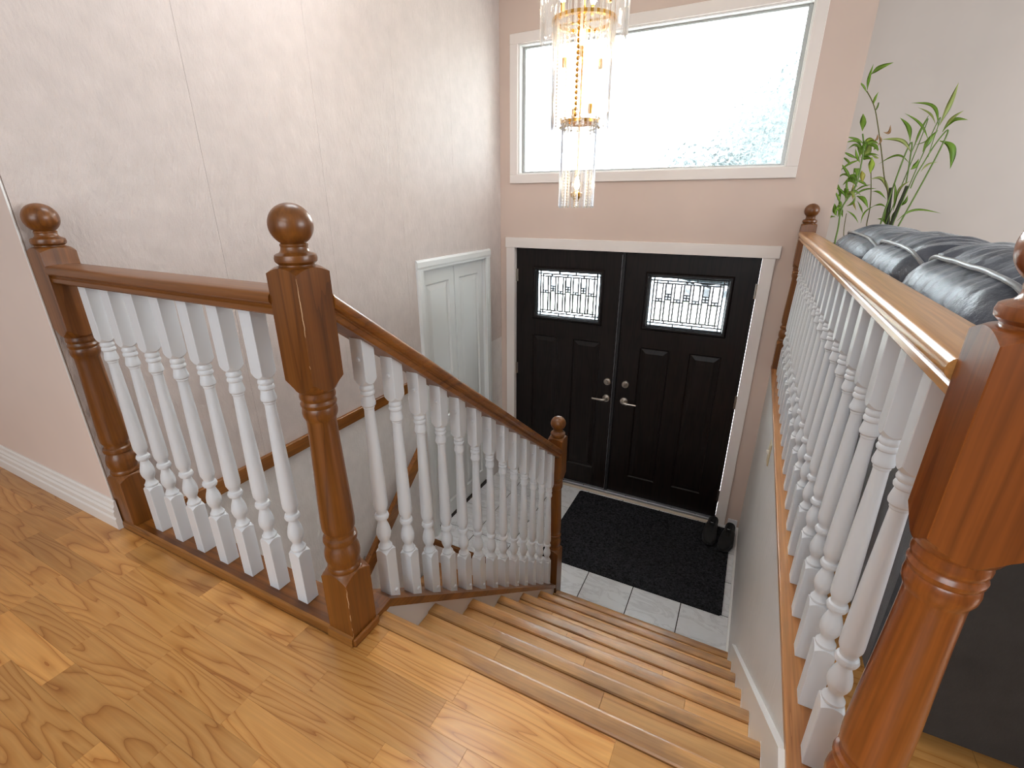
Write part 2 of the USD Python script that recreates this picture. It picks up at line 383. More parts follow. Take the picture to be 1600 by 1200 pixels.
# ---- landing floor of laminate strips
fl = thing('floor', 'golden laminate landing floor of staggered wood strips at the top of the stairs', 'floor', (-0.4, -1.0, 0), kind='structure')
obj('subfloor', join(box(-3.2, 4.9, -4.0, -0.415, -0.22, -0.011), box(-0.187, 0.79, -0.415, -0.30, -0.22, -0.011)), 'grout', fl, smooth=False)
known = {0: [-0.136, 0.117, 0.47], 1: [-1.09, -0.70, -0.34, 0.105, 0.44], 2: [-1.38, -0.99, -0.58, -0.193, 0.20], 3: [-1.475, -1.065, -0.652, -0.307, 0.04, 0.41], 4: [-1.16, -0.824, -0.59, -0.304, 0.10], 5: [-1.48, -1.125, -0.82, -0.54, -0.17, 0.22]}
for k in range(16):
    y1 = -0.352 - 0.0662 * k; y0 = y1 - 0.0662
    cuts = sorted(known.get(k, []))
    if not cuts: cuts = [-1.3 + rng.uniform(0, .3)]
    while cuts[-1] < 1.35: cuts.append(cuts[-1] + rng.choice([0.30, 0.36, 0.40, 0.42]))
    while cuts[0] > -2.75: cuts.insert(0, cuts[0] - rng.choice([0.30, 0.36, 0.40, 0.42]))
    for a, b in zip(cuts[:-1], cuts[1:]):
        a2, b2 = a, b
        lo = y0
        hi = y1
        if hi > -0.412:
            a2 = max(a2, -0.187)
            if b2 <= a2 + 0.01: continue
            hi = min(hi, -0.329) if k else -0.329
            b2 = min(b2, 0.775)
        if b2 <= a2 + 0.01: continue
        if k == 0: lo = -0.418
        e = 0.0001
        m = cbox(a2 + e, b2 - e, lo + e, hi - e, -0.011, 0.0, 0.0003)
        if k == 1 and a2 < -0.19: m = m + cbox(a2 + e, min(b2 - e, -0.1875), lo + e, -0.4108, -0.011, 0.0, 0.0003)
        obj('plank', m, 'floor_laminate', fl, smooth=False)

# ---- living-room floor (seen between the balusters) and the basement floor
lf = thing('floor', 'laminate living room floor behind the guard rail under the sofa', 'floor', (2.5, 1.5, 0), kind='structure')
obj('subfloor', box(0.872, 4.9, -0.415, 3.6, -0.22, -0.011), 'grout', lf, smooth=False)
for k in range(10):
    x0 = 0.872 + 0.13 * k
    for j in range(5):
        y0 = -0.412 + 0.8 * j - (0.3 if k % 2 else 0)
        a, b = max(y0, -0.412), min(y0 + 0.8, 3.6)
        if b - a > 0.05: obj('plank', cbox(x0, x0 + 0.1295, a, b - .0005, -0.011, 0.0, 0.0006), 'floor_laminate', lf, smooth=False)
bf = thing('floor', 'dim basement floor at the foot of the lower flight', 'floor', (-0.8, 0, -2.6), kind='structure')
obj('slab', box(-1.40, 0.87, -1.6, 2.6, -2.75, -2.6), 'grout', bf, smooth=False)

# ---- foyer floor of marble-look tiles on dark grout
ff = thing('floor', 'foyer floor of white marble-look ceramic tiles with dark grout lines', 'floor', (0, 1.9, ZF), kind='structure')
obj('grout_bed', join(box(-1.34, -0.19, 1.345, YF + 0.01, ZF - 0.2, ZF - 0.004), box(-0.19, 0.79, 0.95, YF + 0.01, ZF - 0.2, ZF - 0.004), box(-0.268, -0.19, 1.09, YF + .01, ZF - .2, ZF - .004)), 'grout', ff, smooth=False)
TX = [-1.345, -1.034, -0.727, -0.420, -0.115, 0.192, 0.497, 0.8]
TY = [0.93, 1.245, 1.557, 1.866, 2.18, 2.492, 2.60]
for i in range(len(TX) - 1):
    for j in range(len(TY) - 1):
        x0, x1, y0, y1 = TX[i] + .0028, TX[i + 1] - .0028, TY[j] + .0028, TY[j + 1] - .0028
        x1 = min(x1, 0.788); y1 = min(y1, YF)
        x0 = max(x0, -1.303)
        if x1 < -0.27 and y0 < 1.345: y0 = 1.352
        y0 = max(y0, 1.0)
        if y1 - y0 < 0.02 or x1 - x0 < 0.02: continue
        m = cbox(x0, x1, y0, y1, ZF - .006, ZF, 0.0012)
        if x0 < -0.27 < x1 and y0 < 1.345: m = m - box(-1, -0.268, 0, 1.352, ZF - 1, ZF + 1)
        obj('tile', m, 'tile_glaze', ff, smooth=False)
nz = thing('trim', 'brown wood nosing along the foyer floor edge above the basement stairs', 'trim', (-0.75, 1.34, ZF), kind='structure')
obj('nosing', cbox(-1.285, -0.272, 1.315, 1.350, ZF - .03, ZF + .006, 0.006), 'stained_rail_x', nz)

# ---- ceiling and the outer shell
ce = thing('ceiling', 'plain white ceiling above the stairwell', 'ceiling', (0, 0, ZC), kind='structure')
obj('slab', box(-3.2, 5.0, -4.0, 3.75, ZC, ZC + 0.12), 'ceiling_paint', ce, smooth=False)
wh = thing('wall_hall', 'hall end wall beyond the pink wall at left', 'wall', (-3.2, -2, 0), kind='structure')
obj('wall_board', box(-3.32, -3.2, -4.12, -0.29, -0.2, ZC), 'pink_paint', wh, smooth=False)
wr = thing('wall_rear', 'back wall of the house behind the landing', 'wall', (0, -4, 0), kind='structure')
obj('wall_board', box(-3.2, 5.0, -4.12, -4.0, -0.2, ZC), 'living_paint', wr, smooth=False)
we = thing('wall_living', 'far grey-beige living room wall behind the bamboo plant', 'wall', (3, 3.6, 0), kind='structure')
obj('wall_board', box(0.80, 5.0, 3.60, 3.72, -0.2, ZC), 'living_paint', we, smooth=False)
ws = thing('wall_side', 'side wall of the living room at far right', 'wall', (4.9, 0, 0), kind='structure')
obj('wall_board', box(4.9, 5.02, -4.0, 3.6, -0.2, ZC), 'living_paint', ws, smooth=False)

# ---- left wall: wallpaper strips over a core, above and below the wooden ledge
wl = thing('wall_left', 'tall stairwell wall in pale pink embossed wallpaper with vertical seams', 'wall', tuple(P0), kind='structure')
LEN = 2.93
obj('core', lw(join(box(-0.12, -0.003, 0.0, 1.835, -2.6, ZC), box(-0.12, -0.003, 2.66, LEN + .06, -2.6, ZC), box(-0.12, -0.003, 1.835, 2.66, 0.66, ZC), box(-0.12, -0.003, 1.835, 2.66, -2.6, ZF - .01))), 'wallpaper', wl, smooth=False)
SE = [0.004, 0.570, 1.130, 1.69, 2.25, 2.81, LEN]
g = 0.00045
CL0, CL1, CLT = 1.838, 2.655, 0.662     # closet opening along the wall, its head
for a, b in zip(SE[:-1], SE[1:]):
    m = box(-0.003, 0.0, a + g, b - g, -0.03, ZC) - box(-1, 1, CL0, CL1, -3, CLT)
    obj('wallpaper_strip', lw(m), 'wallpaper', wl, smooth=False)
for a, b in zip([0.004, 0.29, 0.85, 1.41, 1.97, 2.53], [0.29, 0.85, 1.41, 1.97, 2.53, LEN]):
    m = box(-0.003, 0.0, a + g, b - g, -2.6, -0.031) - box(-1, 1, CL0, CL1, -3, CLT)
    obj('wallpaper_strip', lw(m), 'wallpaper_low', wl, smooth=False)
tl = thing('trim', 'level brown wooden ledge board across the wallpapered left wall', 'trim', (-1.27, 0.4, -0.04), kind='structure')
obj('board', lw(cbox(0.0, 0.02, 0.10, 1.60, -0.072, -0.008, 0.002)), 'stained_rail_y', tl)

wc = thing('wall_closet', 'plain closet interior behind the white folding door', 'wall', (-1.8, 1.9, -0.3), kind='structure')
obj('wall_board', join(box(-2.05, -2.0, 1.30, 2.66, ZF - .2, 0.9), box(-2.0, -1.385, 1.30, 1.36, ZF - .2, 0.9), box(-2.0, -1.42, 2.60, 2.66, ZF - .2, 0.9), box(-2.0, -1.385, 1.36, 2.60, 0.84, 0.9), box(-2.0, -1.345, 1.36, 2.60, ZF - .2, ZF - .005)), 'stringer_paint', wc, smooth=False)

# ---- pink wall on the left with its baseboard
wp = thing('wall_landing', 'smooth pink painted wall end at far left beside the first newel', 'wall', (-2.2, -0.41, 0), kind='structure')
obj('wall_board', join(box(-3.2, -1.40, -0.408, -0.29, -0.2, ZC), box(-1.40, -1.264, -0.408, -0.4052, -0.2, ZC)), 'pink_paint', wp, smooth=False)
obj('corner_bead', cbox(-1.264, -1.2612, -0.4085, -0.404, 0.0, ZC, 0.0008), 'white_trim', wp, smooth=False)
bb = thing('baseboard_left', 'white moulded baseboard along the pink wall', 'baseboard', (-2.2, -0.41, 0), kind='structure')
prof = [(0, 0), (-.016, 0), (-.017, .006), (-.017, .040), (-.013, .046), (-.016, .052), (-.016, .068), (-.0115, .075), (-.0125, .084), (-.0075, .092), (-.007, .106), (-.003, .111), (0, .111)]
obj('moulding', sweep(prof, (-3.2, -0.408, 0.0), (-1.245, -0.408, 0.0), (0, 1, 0), (0, 0, 1)), 'white_trim', bb, smooth=25)

# ---- front wall with door opening and window opening
XD0, XD1, XM, DT = -1.1745, 0.6143, -0.288, 0.7253
WX0, WX1, WZ0, WZ1 = -1.152, 0.648, 1.262, 2.098
wf = thing('wall_front', 'warm pink front wall around the double doors and the window above', 'wall', (-0.2, YF, 0), kind='structure')
m = box(-1.42, 0.935, YF, YF + 0.12, -2.75, ZC) - box(XD0 - .02, XD1 + .02, YF - 1, YF + 1, ZF, DT + .02) - box(WX0, WX1, YF - 1, YF + 1, WZ0, WZ1)
obj('wall_board', m, 'entry_paint', wf, smooth=False)
obj('return_wall', box(0.82, 0.935, YF + 0.12, 3.6, -0.2, ZC), 'living_paint', wf, smooth=False)
bt = thing('baseboard_front', 'short row of tile skirting right of the front door casing', 'baseboard', (0.74, YF, ZF), kind='structure')
obj('tile', cbox(0.7075, 0.775, YF - .009, YF - .0005, ZF, ZF + .068, .001), 'tile_glaze', bt, smooth=False)
obj('tile', cbox(-1.300, -1.256, YF - .009, YF - .0005, ZF, ZF + .068, .001), 'tile_glaze', bt, smooth=False)
cs = thing('trim', 'flat white casing around the dark double front doors', 'trim', (XM, YF, DT), kind='structure')
CW = 0.0775
obj('side_casing', cbox(XD0 - CW + .004, XD0, YF - .016, YF - .0005, ZF, DT, .002), 'door_casing', cs)
obj('side_casing', cbox(XD1, XD1 + CW - .004, YF - .016, YF - .0005, ZF, DT, .002), 'door_casing', cs)
obj('head_casing', cbox(XD0 - CW - .002, XD1 + CW + .018, YF - .019, YF - .0005, DT, DT + CW, .002), 'door_casing', cs)
obj('jamb', cbox(XD0 - .018, XD0, YF, YF + .12, ZF, DT, .001), 'door_casing', cs)
obj('jamb', cbox(XD1, XD1 + .018, YF, YF + .12, ZF, DT, .001), 'door_casing', cs)
obj('head_jamb', cbox(XD0, XD1, YF, YF + .12, DT, DT + .018, .001), 'door_casing', cs)
sl = thing('trim', 'grey metal door threshold with cream sill strip under the front doors', 'trim', (XM, YF, ZF), kind='structure')
obj('threshold', cbox(XD0, XD1, YF - .012, YF + .11, ZF, ZF + .030, .004), 'threshold_alloy', sl)
obj('sill_strip', cbox(XD0, XD1, YF - .040, YF - .0125, ZF, ZF + .012, .003), 'sill_cream', sl)
for k in range(9):
    x = XD0 + 0.12 + k * 0.19
    obj('screw', lathe([(0, 0), (.005, 0), (.005, .0012), (0, .0016)], 10).translate([x, YF - .004, ZF + .030]), 'lead_came', sl)

# ---- window above the doors
wn = thing('window_1', 'wide window of hammered obscure glass above the front doors', 'window', (-0.25, YF, 1.68), kind='structure')
fw = 0.062
for nm, b_ in (('frame_rail', (WX0 - fw, WX1 + fw, YF - .018, YF - .0005, WZ0 - fw, WZ0)), ('frame_rail', (WX0 - fw, WX1 + fw, YF - .018, YF - .0005, WZ1, WZ1 + fw)),
               ('frame_stile', (WX0 - fw, WX0, YF - .018, YF - .0005, WZ0, WZ1)), ('frame_stile', (WX1, WX1 + fw, YF - .018, YF - .0005, WZ0, WZ1))):
    obj(nm, cbox(*b_, .002), 'door_casing', wn)
for b_ in ((WX0, WX0 + .012, YF, YF + .119, WZ0, WZ1), (WX1 - .012, WX1, YF, YF + .119, WZ0, WZ1), (WX0 + .012, WX1 - .012, YF, YF + .119, WZ0, WZ0 + .010), (WX0 + .012, WX1 - .012, YF, YF + .119, WZ1 - .01, WZ1)):
    obj('reveal', cbox(*b_, .001), 'white_trim', wn)
for b_ in ((WX0 + .012, WX0 + .034, WZ0 + .010, WZ1 - .010), (WX1 - .034, WX1 - .012, WZ0 + .010, WZ1 - .010), (WX0 + .034, WX1 - .034, WZ0 + .010, WZ0 + .022), (WX0 + .034, WX1 - .034, WZ1 - .022, WZ1 - .010)):
    obj('sash', cbox(b_[0], b_[1], YF + .045, YF + .075, b_[2], b_[3], .002), 'window_alloy', wn)
obj('glass_pane', box(WX0 + .030, WX1 - .030, YF + .057, YF + .063, WZ0 + .018, WZ1 - .018), 'hammered_glass', wn, smooth=False)

# ---- right stairwell wall below the guard rail
wg = thing('wall_right', 'low stairwell wall in streaky grey wallpaper below the guard rail', 'wall', (0.83, 1.1, -0.7), kind='structure')
obj('wall_board', box(0.790, 0.868, -0.30, YF, -2.75, -0.001), 'wallpaper_streak', wg, smooth=False)
obj('wall_board', box(0.790, 0.868, -0.415, -0.30, -2.75, -0.24), 'wallpaper_streak', wg, smooth=False)
sw = thing('light_switch', 'beige light switch plate with white toggle on the low right wall', 'light switch', (0.789, 1.40, -0.10))
obj('plate', cbox(0.7835, 0.7898, 1.362, 1.436, -0.160, -0.042, .003), 'switch_beige', sw)
obj('toggle', hull([(0.784, 1.394, -.112), (0.784, 1.405, -.112), (0.784, 1.394, -.09), (0.784, 1.405, -.09), (0.772, 1.396, -.094), (0.772, 1.403, -.094), (0.772, 1.396, -.088), (0.772, 1.403, -.088)]), 'switch_toggle', sw, smooth=False)

# ---- landing edge, walls under the stairs
wu = thing('wall_stringer', 'white painted wall face beside the left ends of the treads', 'wall', (-0.23, 0.5, -1.0), kind='structure')
SL = RISE / RUN


def nose(y): return -SL * (y - Y0)


poly = [(-0.30, -2.6), (1.08, -2.6), (1.08, nose(1.08) + .012), (-0.268, nose(-0.268) + .012), (-0.30, -0.001)]
obj('wall_board', prism(poly, 'x', -0.262, -0.197), 'stringer_paint', wu, smooth=False)
obj('wall_board', box(-0.262, -0.197, -1.6, -0.301, -2.6, -0.22), 'stringer_paint', wu, smooth=False)
obj('wall_board', box(-0.262, -0.197, 1.081, 1.34, -2.6, ZF - .21), 'stringer_paint', wu, smooth=False)
wb = thing('wall_basement', 'wall under the landing behind the lower flight', 'wall', (-0.8, -0.35, -1.3), kind='structure')
obj('wall_board', box(-1.262, -0.187, -0.40, -0.30, -0.22, -0.001), 'stringer_paint', wb, smooth=False)
obj('wall_board', box(-1.40, -0.267, -1.7, -1.6, -2.6, -0.22), 'stringer_paint', wb, smooth=False)
wk = thing('wall_understair', 'board wall closing the space under the staircase', 'wall', (0.3, -0.36, -1.4), kind='structure')
obj('wall_board', box(-0.196, 0.789, -0.41, -0.36, -2.6, -0.24), 'stringer_paint', wk, smooth=False)
obj('wall_board', box(-1.40, -1.30, -1.6, -0.40, -2.6, -0.2), 'stringer_paint', wb, smooth=False)
lo = thing('lower_staircase', 'brown wooden steps going down to the basement beside the left wall', 'stairs', (-0.75, 0.8, -2.0))
for k in range(6):
    yb = 1.335 - 0.235 * k
    zt = ZF - 0.19 * (k + 1)
    obj('tread', cbox(-1.2612, -0.264, yb - 0.265, yb, zt - .03, zt, .004), 'step_wood', lo)
    obj('riser', cbox(-1.2612, -0.264, yb - 0.012, yb, zt + .001, zt + .188 - (.03 if k else .0), .001), 'stringer_paint', lo)

# ================================================================ THE STAIRCASE
st = thing('staircase', 'straight flight of honey laminate steps with worn wooden nosings down to the foyer', 'stairs', (0.29, 0.4, -0.7))


def nosing(i, w):
    yf = Y0 + RUN * i; z = -RISE * i
    pr = [(yf - w, z - .004), (yf - w, z + .003), (yf - w + .004, z + .006), (yf - .012, z + .006), (yf - .004, z + .003), (yf, z - .004), (yf - .001, z - .014), (yf - .006, z - .020), (yf - .020, z - .020), (yf - .020, z - .004)]
    return pr


for i in range(7):
    yf = Y0 + RUN * i; z = -RISE * i
    w = 0.047
    x0 = SX0 + .0005
    mm = prism(nosing(i, w), 'x', x0, SX1 - .0005)
    if i == 0: mm = prism(nosing(i, w), 'x', -0.186, SX1 + .015)
    if i == 6: mm = mm - box(-0.3, -0.1825, 1.07, 1.3, -2, 0)
    obj('nosing', mm, 'nosing_wood', st)
    if i:
        yb = Y0 + RUN * (i - 1) - .02
        obj('tread_board', box(x0, SX1 - .0005, yb, yf - .021, z - .025, z - .0105), 'step_wood', st, smooth=False)
        ya, yc = yb, yf - w
        mid = ya + (yc - ya) * 0.42
        for r_, (a, b) in enumerate(((ya, mid), (mid, yc))):
            x = x0; first = True
            while x < SX1 - .01:
                ln = rng.uniform(0.12, 0.36) if first else rng.uniform(0.30, 0.42); first = False
                xe = min(x + ln, SX1 - .0005)
                if SX1 - xe < 0.06: xe = SX1 - .0005
                obj('tread_strip', cbox(x + .0003, xe - .0003, a + .0003, b - .0003, z - .0105, z, .0005), 'tread_laminate', st, smooth=False)
                x = xe
    obj('riser', box(x0, SX1 - .0005, yf - .034, yf - .022, z - RISE + .0005, z - .0255), 'step_wood', st, smooth=False)
obj('skirting_board', prism([(-0.30, -0.30), (-0.30, -0.002), (-0.27, -0.002), (-0.2, nose(-0.2) + .075), (1.02, nose(1.02) + .080), (1.03, nose(1.03) + .06), (1.03, ZF + .001), (0.9, ZF + .001)], 'x', 0.7728, 0.7898), 'white_trim', st, smooth=False, label='white painted sloping skirting board')
obj('skirting_board', cbox(0.7755, 0.7898, 1.031, YF - .01, ZF + .0005, ZF + .012, .002), 'white_trim', st, smooth=False, label='low white strip along the foyer floor')
for i in range(1, 7):       # caulk line of white paint along the tread ends
    yf = Y0 + RUN * i; z = -RISE * i
    obj('paint_edge', join(cbox(0.7715, 0.7728, yf - .22, yf - .002, z + .001, z + .006, .0004)), 'white_trim', st, smooth=False, label='ragged white paint line at the tread end')

# ================================================================ BALUSTRADES
NW = 0.0413      # half width of a newel
NEWEL = [(.0587, .189), (.052, .1965), (.0455, .2025), (.0413, .2065), (.0402, .208), (.0385, .209), (.0396, .2125), (.0399, .216), (.0392, .220), (.0374, .2225), (.0366, .225), (.0378, .231), (.0408, .241), (.0421, .252), (.0412, .264), (.0375, .276), (.0342, .2825), (.0338, .287),
         (.0388, .290), (.0406, .297), (.0388, .304), (.0342, .308), (.0332, .315), (.0345, .320), (.0382, .328), (.0390, .345), (.0378, .40), (.0348, .48), (.0325, .55), (.0314, .603), (.0314, .613), (.0332, .618), (.0362, .625), (.0370, .634), (.0358, .642), (.0345, .645),
         (.0370, .649), (.0376, .654), (.0350, .659), (.0348, .662), (.0370, .666), (.0374, .671), (.0362, .676), (.0362, .681), (.0413, .686), (.0445, .693), (.050, .701), (.0587, .710)]


def newel(x, y, zb, zbot):
    """square post with a turned middle; zb its shoulder datum, zbot where it stands"""
    pr = [(0, zbot - zb - .01), (.0587, zbot - zb - .01)] + NEWEL + [(.0587, .927), (.0413, .9385), (.034, .941), (0, .9415)]
    b = cbox(-NW, NW, -NW, NW, zbot - zb, .95, .0012)
    return (lathe(pr, 48) ^ b).translate([x, y, zb])


FIN = [(0, .940), (.0325, .940), (.0325, .9435), (.0345, .945), (.0385, .949), (.0393, .955), (.038, .961), (.034, .9635), (.0295, .965), (.0265, .968), (.0250, .972), (.0246, .976), (.0256, .978), (.0256, .981), (.0228, .983)]
FIN += [(.0405 * math.cos(a), 1.0155 + .0395 * math.sin(a)) for a in np.linspace(-0.97, math.pi / 2, 22)]
FIN[-1] = (0, FIN[-1][1])


def finial(x, y, zb): return lathe(FIN, 48).translate([x, y, zb])


BH = 0.0192
BAL = [(.0272, .1595), (.0240, .1632), (.0212, .1660), (.0192, .1678), (.0186, .1688), (.0172, .1694), (.0190, .1722), (.0190, .1765), (.0170, .1790), (.0158, .1815), (.0134, .187), (.0122, .1925), (.0136, .1975), (.0172, .2055), (.0195, .2145), (.0199, .2215), (.0190, .231), (.0162, .243), (.0132, .252), (.0114, .259), (.0116, .2635),
       (.0175, .268), (.0196, .275), (.0175, .282), (.0140, .285), (.0136, .290), (.0162, .297), (.0188, .304), (.0194, .315), (.0186, .36), (.0162, .46), (.0138, .54), (.0124, .586), (.0124, .593), (.0138, .595), (.0138, .599), (.0174, .603), (.0178, .608), (.0166, .615), (.0146, .625), (.0142, .629),
       (.0172, .632), (.0179, .636), (.0166, .640), (.0146, .642), (.0168, .645), (.0173, .649), (.0160, .653), (.0150, .655), (.0150, .657), (.0192, .6605), (.0212, .6635), (.0240, .6675), (.0272, .673)]


def baluster(ztop, zbot=0.0):
    pr = [(0, zbot - .01), (.0272, zbot - .01)] + BAL + [(.0272, ztop + .01), (0, ztop + .01)]
    return lathe(pr, 32) ^ cbox(-BH, BH, -BH, BH, zbot, ztop, .0012)


RAIL = [(-.034, 0), (.034, 0), (.0365, .003), (.0365, .013), (.033, .0165), (.0345, .020), (.0415, .0235), (.0450, .028), (.0458, .034), (.0445, .040), (.041, .0445), (.034, .0475), (.018, .049), (-.018, .049), (-.034, .0475), (-.041, .0445), (-.0445, .040), (-.0458, .034), (-.0450, .028), (-.0415, .0235), (-.0345, .020), (-.033, .0165), (-.0365, .013), (-.0365, .003)]
N2 = (-0.2255, -0.363); N1 = (-1.2205, -0.363); N3 = (-0.2255, 1.1215); N4 = (0.829, -0.3937); N5 = (0.829, 2.4815)
ZS = 0.020      # top of the shoe boards

# ---- landing balustrade (left, level)
la = thing('landing_balustrade', 'level balustrade with white balusters along the landing at left', 'balustrade', (-0.75, -0.363, 0))
obj('shoe_board', cbox(-1.262, -0.268, -0.4015, -0.300, 0.0, ZS, .0015), 'stained_rail_x', la, label='flat brown wooden board under the balusters')
obj('shoe_trim', sweep([(0, 0), (.0085, 0), (.0085, .018), (.006, .025), (0, .028)], (-1.243, -0.4018, 0.0003), (-0.2675, -0.4018, 0.0003), (0, -1, 0), (0, 0, 1)), 'edge_trim', la, label='thin light brown strip along the floor')
p = obj('newel_post', newel(*N1, 0.0, ZS), 'stained_wood', la, label='brown turned newel post against the pink wall')
obj('finial', finial(*N1, 0.0), 'stained_wood', p)
obj('handrail', sweep(RAIL, (N1[0] + NW, -0.363, 0.8445), (N2[0] - NW, -0.363, 0.8445), (0, 1, 0), (0, 0, 1)), 'stained_rail_x', la, label='level brown moulded handrail')
for k in range(7):
    x = -1.0655 + k * 0.1142 - BH
    obj('baluster', baluster(0.8445 - ZS).translate([x, -0.3575, ZS]), 'baluster_paint', la)

# ---- stair balustrade (middle, sloping)
sb = thing('stair_balustrade', 'sloping balustrade with white balusters down the left side of the stairs', 'balustrade', (-0.2255, 0.4, -0.5))
p = obj('newel_post', newel(*N2, 0.0, ZS), 'stained_wood', sb, label='tall brown turned newel post at the landing corner')
obj('finial', finial(*N2, 0.0), 'stained_wood', p)
# pale worn scratches along the newel's front corner
cx_, cy_ = N2[0] + NW, N2[1] - NW
for a, b in ((.922, .800), (.752, .735), (.183, .120), (.105, .080), (.060, .024)):
    zz = np.linspace(a, b, 9); wob = .0010 * np.sin(zz * 190) + .0006 * np.sin(zz * 433)
    P_ = np.stack([np.full(9, cx_ - .0010) + wob * .3, np.full(9, cy_ + .0010) + wob * .6, zz], 1)
    obj('worn_edge', tube(P_, (.0007 + .0005 * rng.random()) * np.interp(np.linspace(0, 1, 9), [0, .2, .8, 1], [.5, 1, 1, .5]), 6), 'bare_wood', p, label='pale scratch where the stain is worn off the corner')
p = obj('newel_post', newel(*N3, -1.052, ZF + .0005), 'stained_wood', sb, label='lower brown turned newel post at the foot of the stairs')
obj('finial', finial(*N3, -1.052), 'stained_wood', p)
obj('corner_board', cbox(-0.2668, -0.1842, -0.4043, -0.3217, 0.0, ZS - .0004, .001), 'stained_rail_x', sb)
obj('shoe_trim', sweep([(0, 0), (.0085, 0), (.0085, .018), (.006, .025), (0, .028)], (-0.267, -0.4046, 0.0003), (-0.184, -0.4046, 0.0003), (0, -1, 0), (0, 0, 1)), 'edge_trim', sb, label='thin light brown strip in front of the corner newel')
obj('shoe_trim', cbox(-0.1840, -0.1870 + .0115, -0.410, -0.3185, 0.0003, .026, .003), 'stained_rail_y', sb, label='brown strip at the foot of the corner newel')
# sloping shoe board on the stringer
s0, s1 = -0.262, 1.080


def shoe_z(y): return nose(y) + .0375


poly = [(-0.3212, 0.0), (-0.3212, ZS), (-0.297, ZS), (s0, shoe_z(s0) + .004), (s1, shoe_z(s1)), (s1, nose(s1) + .0125), (-0.268, nose(-0.268) + .0125), (-0.285, 0.0)]
obj('shoe_board', prism(poly, 'x', -0.262, -0.1865), 'stained_rail_y', sb, smooth=False, label='sloping brown board under the stair balusters')
RS = -0.747       # slope of this rail


def rail_b(y): return 0.826 + RS * (y + 0.3217)       # underside at the axis


dv = np.array([0, 1, RS]); dv /= np.linalg.norm(dv); up = np.cross([1, 0, 0], dv)
rl = sweep(RAIL, (-0.2255, -0.40, rail_b(-0.40)), (-0.2255, 1.16, rail_b(1.16)), (1, 0, 0), up)
rl = rl - box(-1, 1, -1, -0.3218, -2, 2) - box(-1, 1, N3[1] - NW, 3, -2, 2)
obj('handrail', rl, 'stained_rail_y', sb, label='sloping brown moulded handrail')
BY = [-0.238, -0.143, -0.046, 0.052, 0.152, 0.255, 0.360, 0.466, 0.573, 0.678, 0.785, 0.893, 0.999]
cap = lathe([(0, 0), (.0065, 0), (.0062, .002), (.0045, .0042), (0, .0052)], 16)
for k, yc in enumerate(BY):
    y = yc + BH
    zb = shoe_z(y)
    zt = rail_b(y)
    b = baluster(zt - zb + .05, -.05).translate([-0.2255, y, zb])
    b = b.trim_by_plane([0, SL, 1], (zb + SL * y + .0006) / math.hypot(1, SL) * 1.0)
    b = b.trim_by_plane([0, RS, -1], -(zt - RS * y - .0006) / math.hypot(1, RS))
    q = obj('baluster', b, 'baluster_paint', sb)
    c1 = cap.rotate([0, 90, 0]).translate([-0.2255 + BH - .0004, y + .004, zb + .022])
    obj('screw_cap', c1, 'baluster_paint', q)
    c2 = cap.rotate([90, 0, 0]).translate([-0.2255 + .003, y - BH + .0004, zt - .038])
    obj('screw_cap', c2, 'baluster_paint', q)

# ---- guard rail along the stairwell at right
gd = thing('guard_balustrade', 'long guard rail with white balusters between the stairwell and the sofa at right', 'balustrade', (0.83, 1.0, 0))
obj('shoe_board', cbox(0.785, 0.872, -0.352, YF - .0005, 0.0, ZS, .002), 'oak_shoe', gd, label='golden brown board under the guard rail balusters')
p = obj('newel_post', newel(*N4, 0.0, 0.0005), 'red_newel', gd, label='large reddish brown newel post nearest the camera')
obj('finial', finial(*N4, 0.0), 'red_newel', p)
p = obj('newel_post', newel(*N5, 0.0, ZS), 'stained_wood', gd, label='far brown newel post against the front wall')
obj('finial', finial(*N5, 0.0), 'stained_wood', p)
obj('handrail', sweep(RAIL, (0.8255, N4[1] + NW, 0.8465), (0.8255, N5[1] - NW, 0.8465), (1, 0, 0), (0, 0, 1)), 'oak_rail', gd, label='broad golden oak handrail with a shiny moulded edge')
for k in range(20):
    y = -0.222 + 0.1328 * k + BH
    obj('baluster', baluster(0.8465 - ZS).translate([0.8305, y, ZS]), 'baluster_paint', gd)

# ---- handrail on the left wall down to the basement
hr = thing('wall_handrail', 'brown wooden plank handrail sloping down the left wall beside the closet', 'handrail', (-1.25, 0.7, -1.0))


def hz(y): return -0.543 + 0.866 * (y - 1.133)


dv2 = np.array([0, 1, 0.866]); dv2 /= np.linalg.norm(dv2); up2 = np.cross([1, 0, 0], dv2)
obj('rail_plank', sweep([(-.015, -.043), (.010, -.043), (.015, -.037), (.015, .040), (.012, .043), (-.015, .043)], (-1.215, -0.2, hz(-0.2)), (-1.215, 1.215, hz(1.215)), (1, 0, 0), up2), 'stained_rail_y', hr, smooth=False)
for y in (0.15, 0.65, 1.10):
    obj('bracket', cyl((-1.2855, y, hz(y) - .01), (-1.225, y, hz(y) - .005), .008, 12), 'satin_nickel', hr)

# ================================================================ THE FRONT DOORS
def frame_rect(x0, x1, z0, z1, w, y0, y1):
    return join(cbox(x0, x1, y0, y1, z1 - w, z1, .001), cbox(x0, x1, y0, y1, z0, z0 + w, .001), cbox(x0, x0 + w, y0, y1, z0 + w, z1 - w, .001), cbox(x1 - w, x1, y0, y1, z0 + w, z1 - w, .001))


def raised(x0, x1, z0, z1, yb, h, inset):
    """raised field facing -y: base on plane yb, h proud"""
    p = [(x, yb, z) for x in (x0, x1) for z in (z0, z1)] + [(x, yb - h, z) for x in (x0 + inset, x1 - inset) for z in (z0 + inset, z1 - inset)]
    return hull(p)


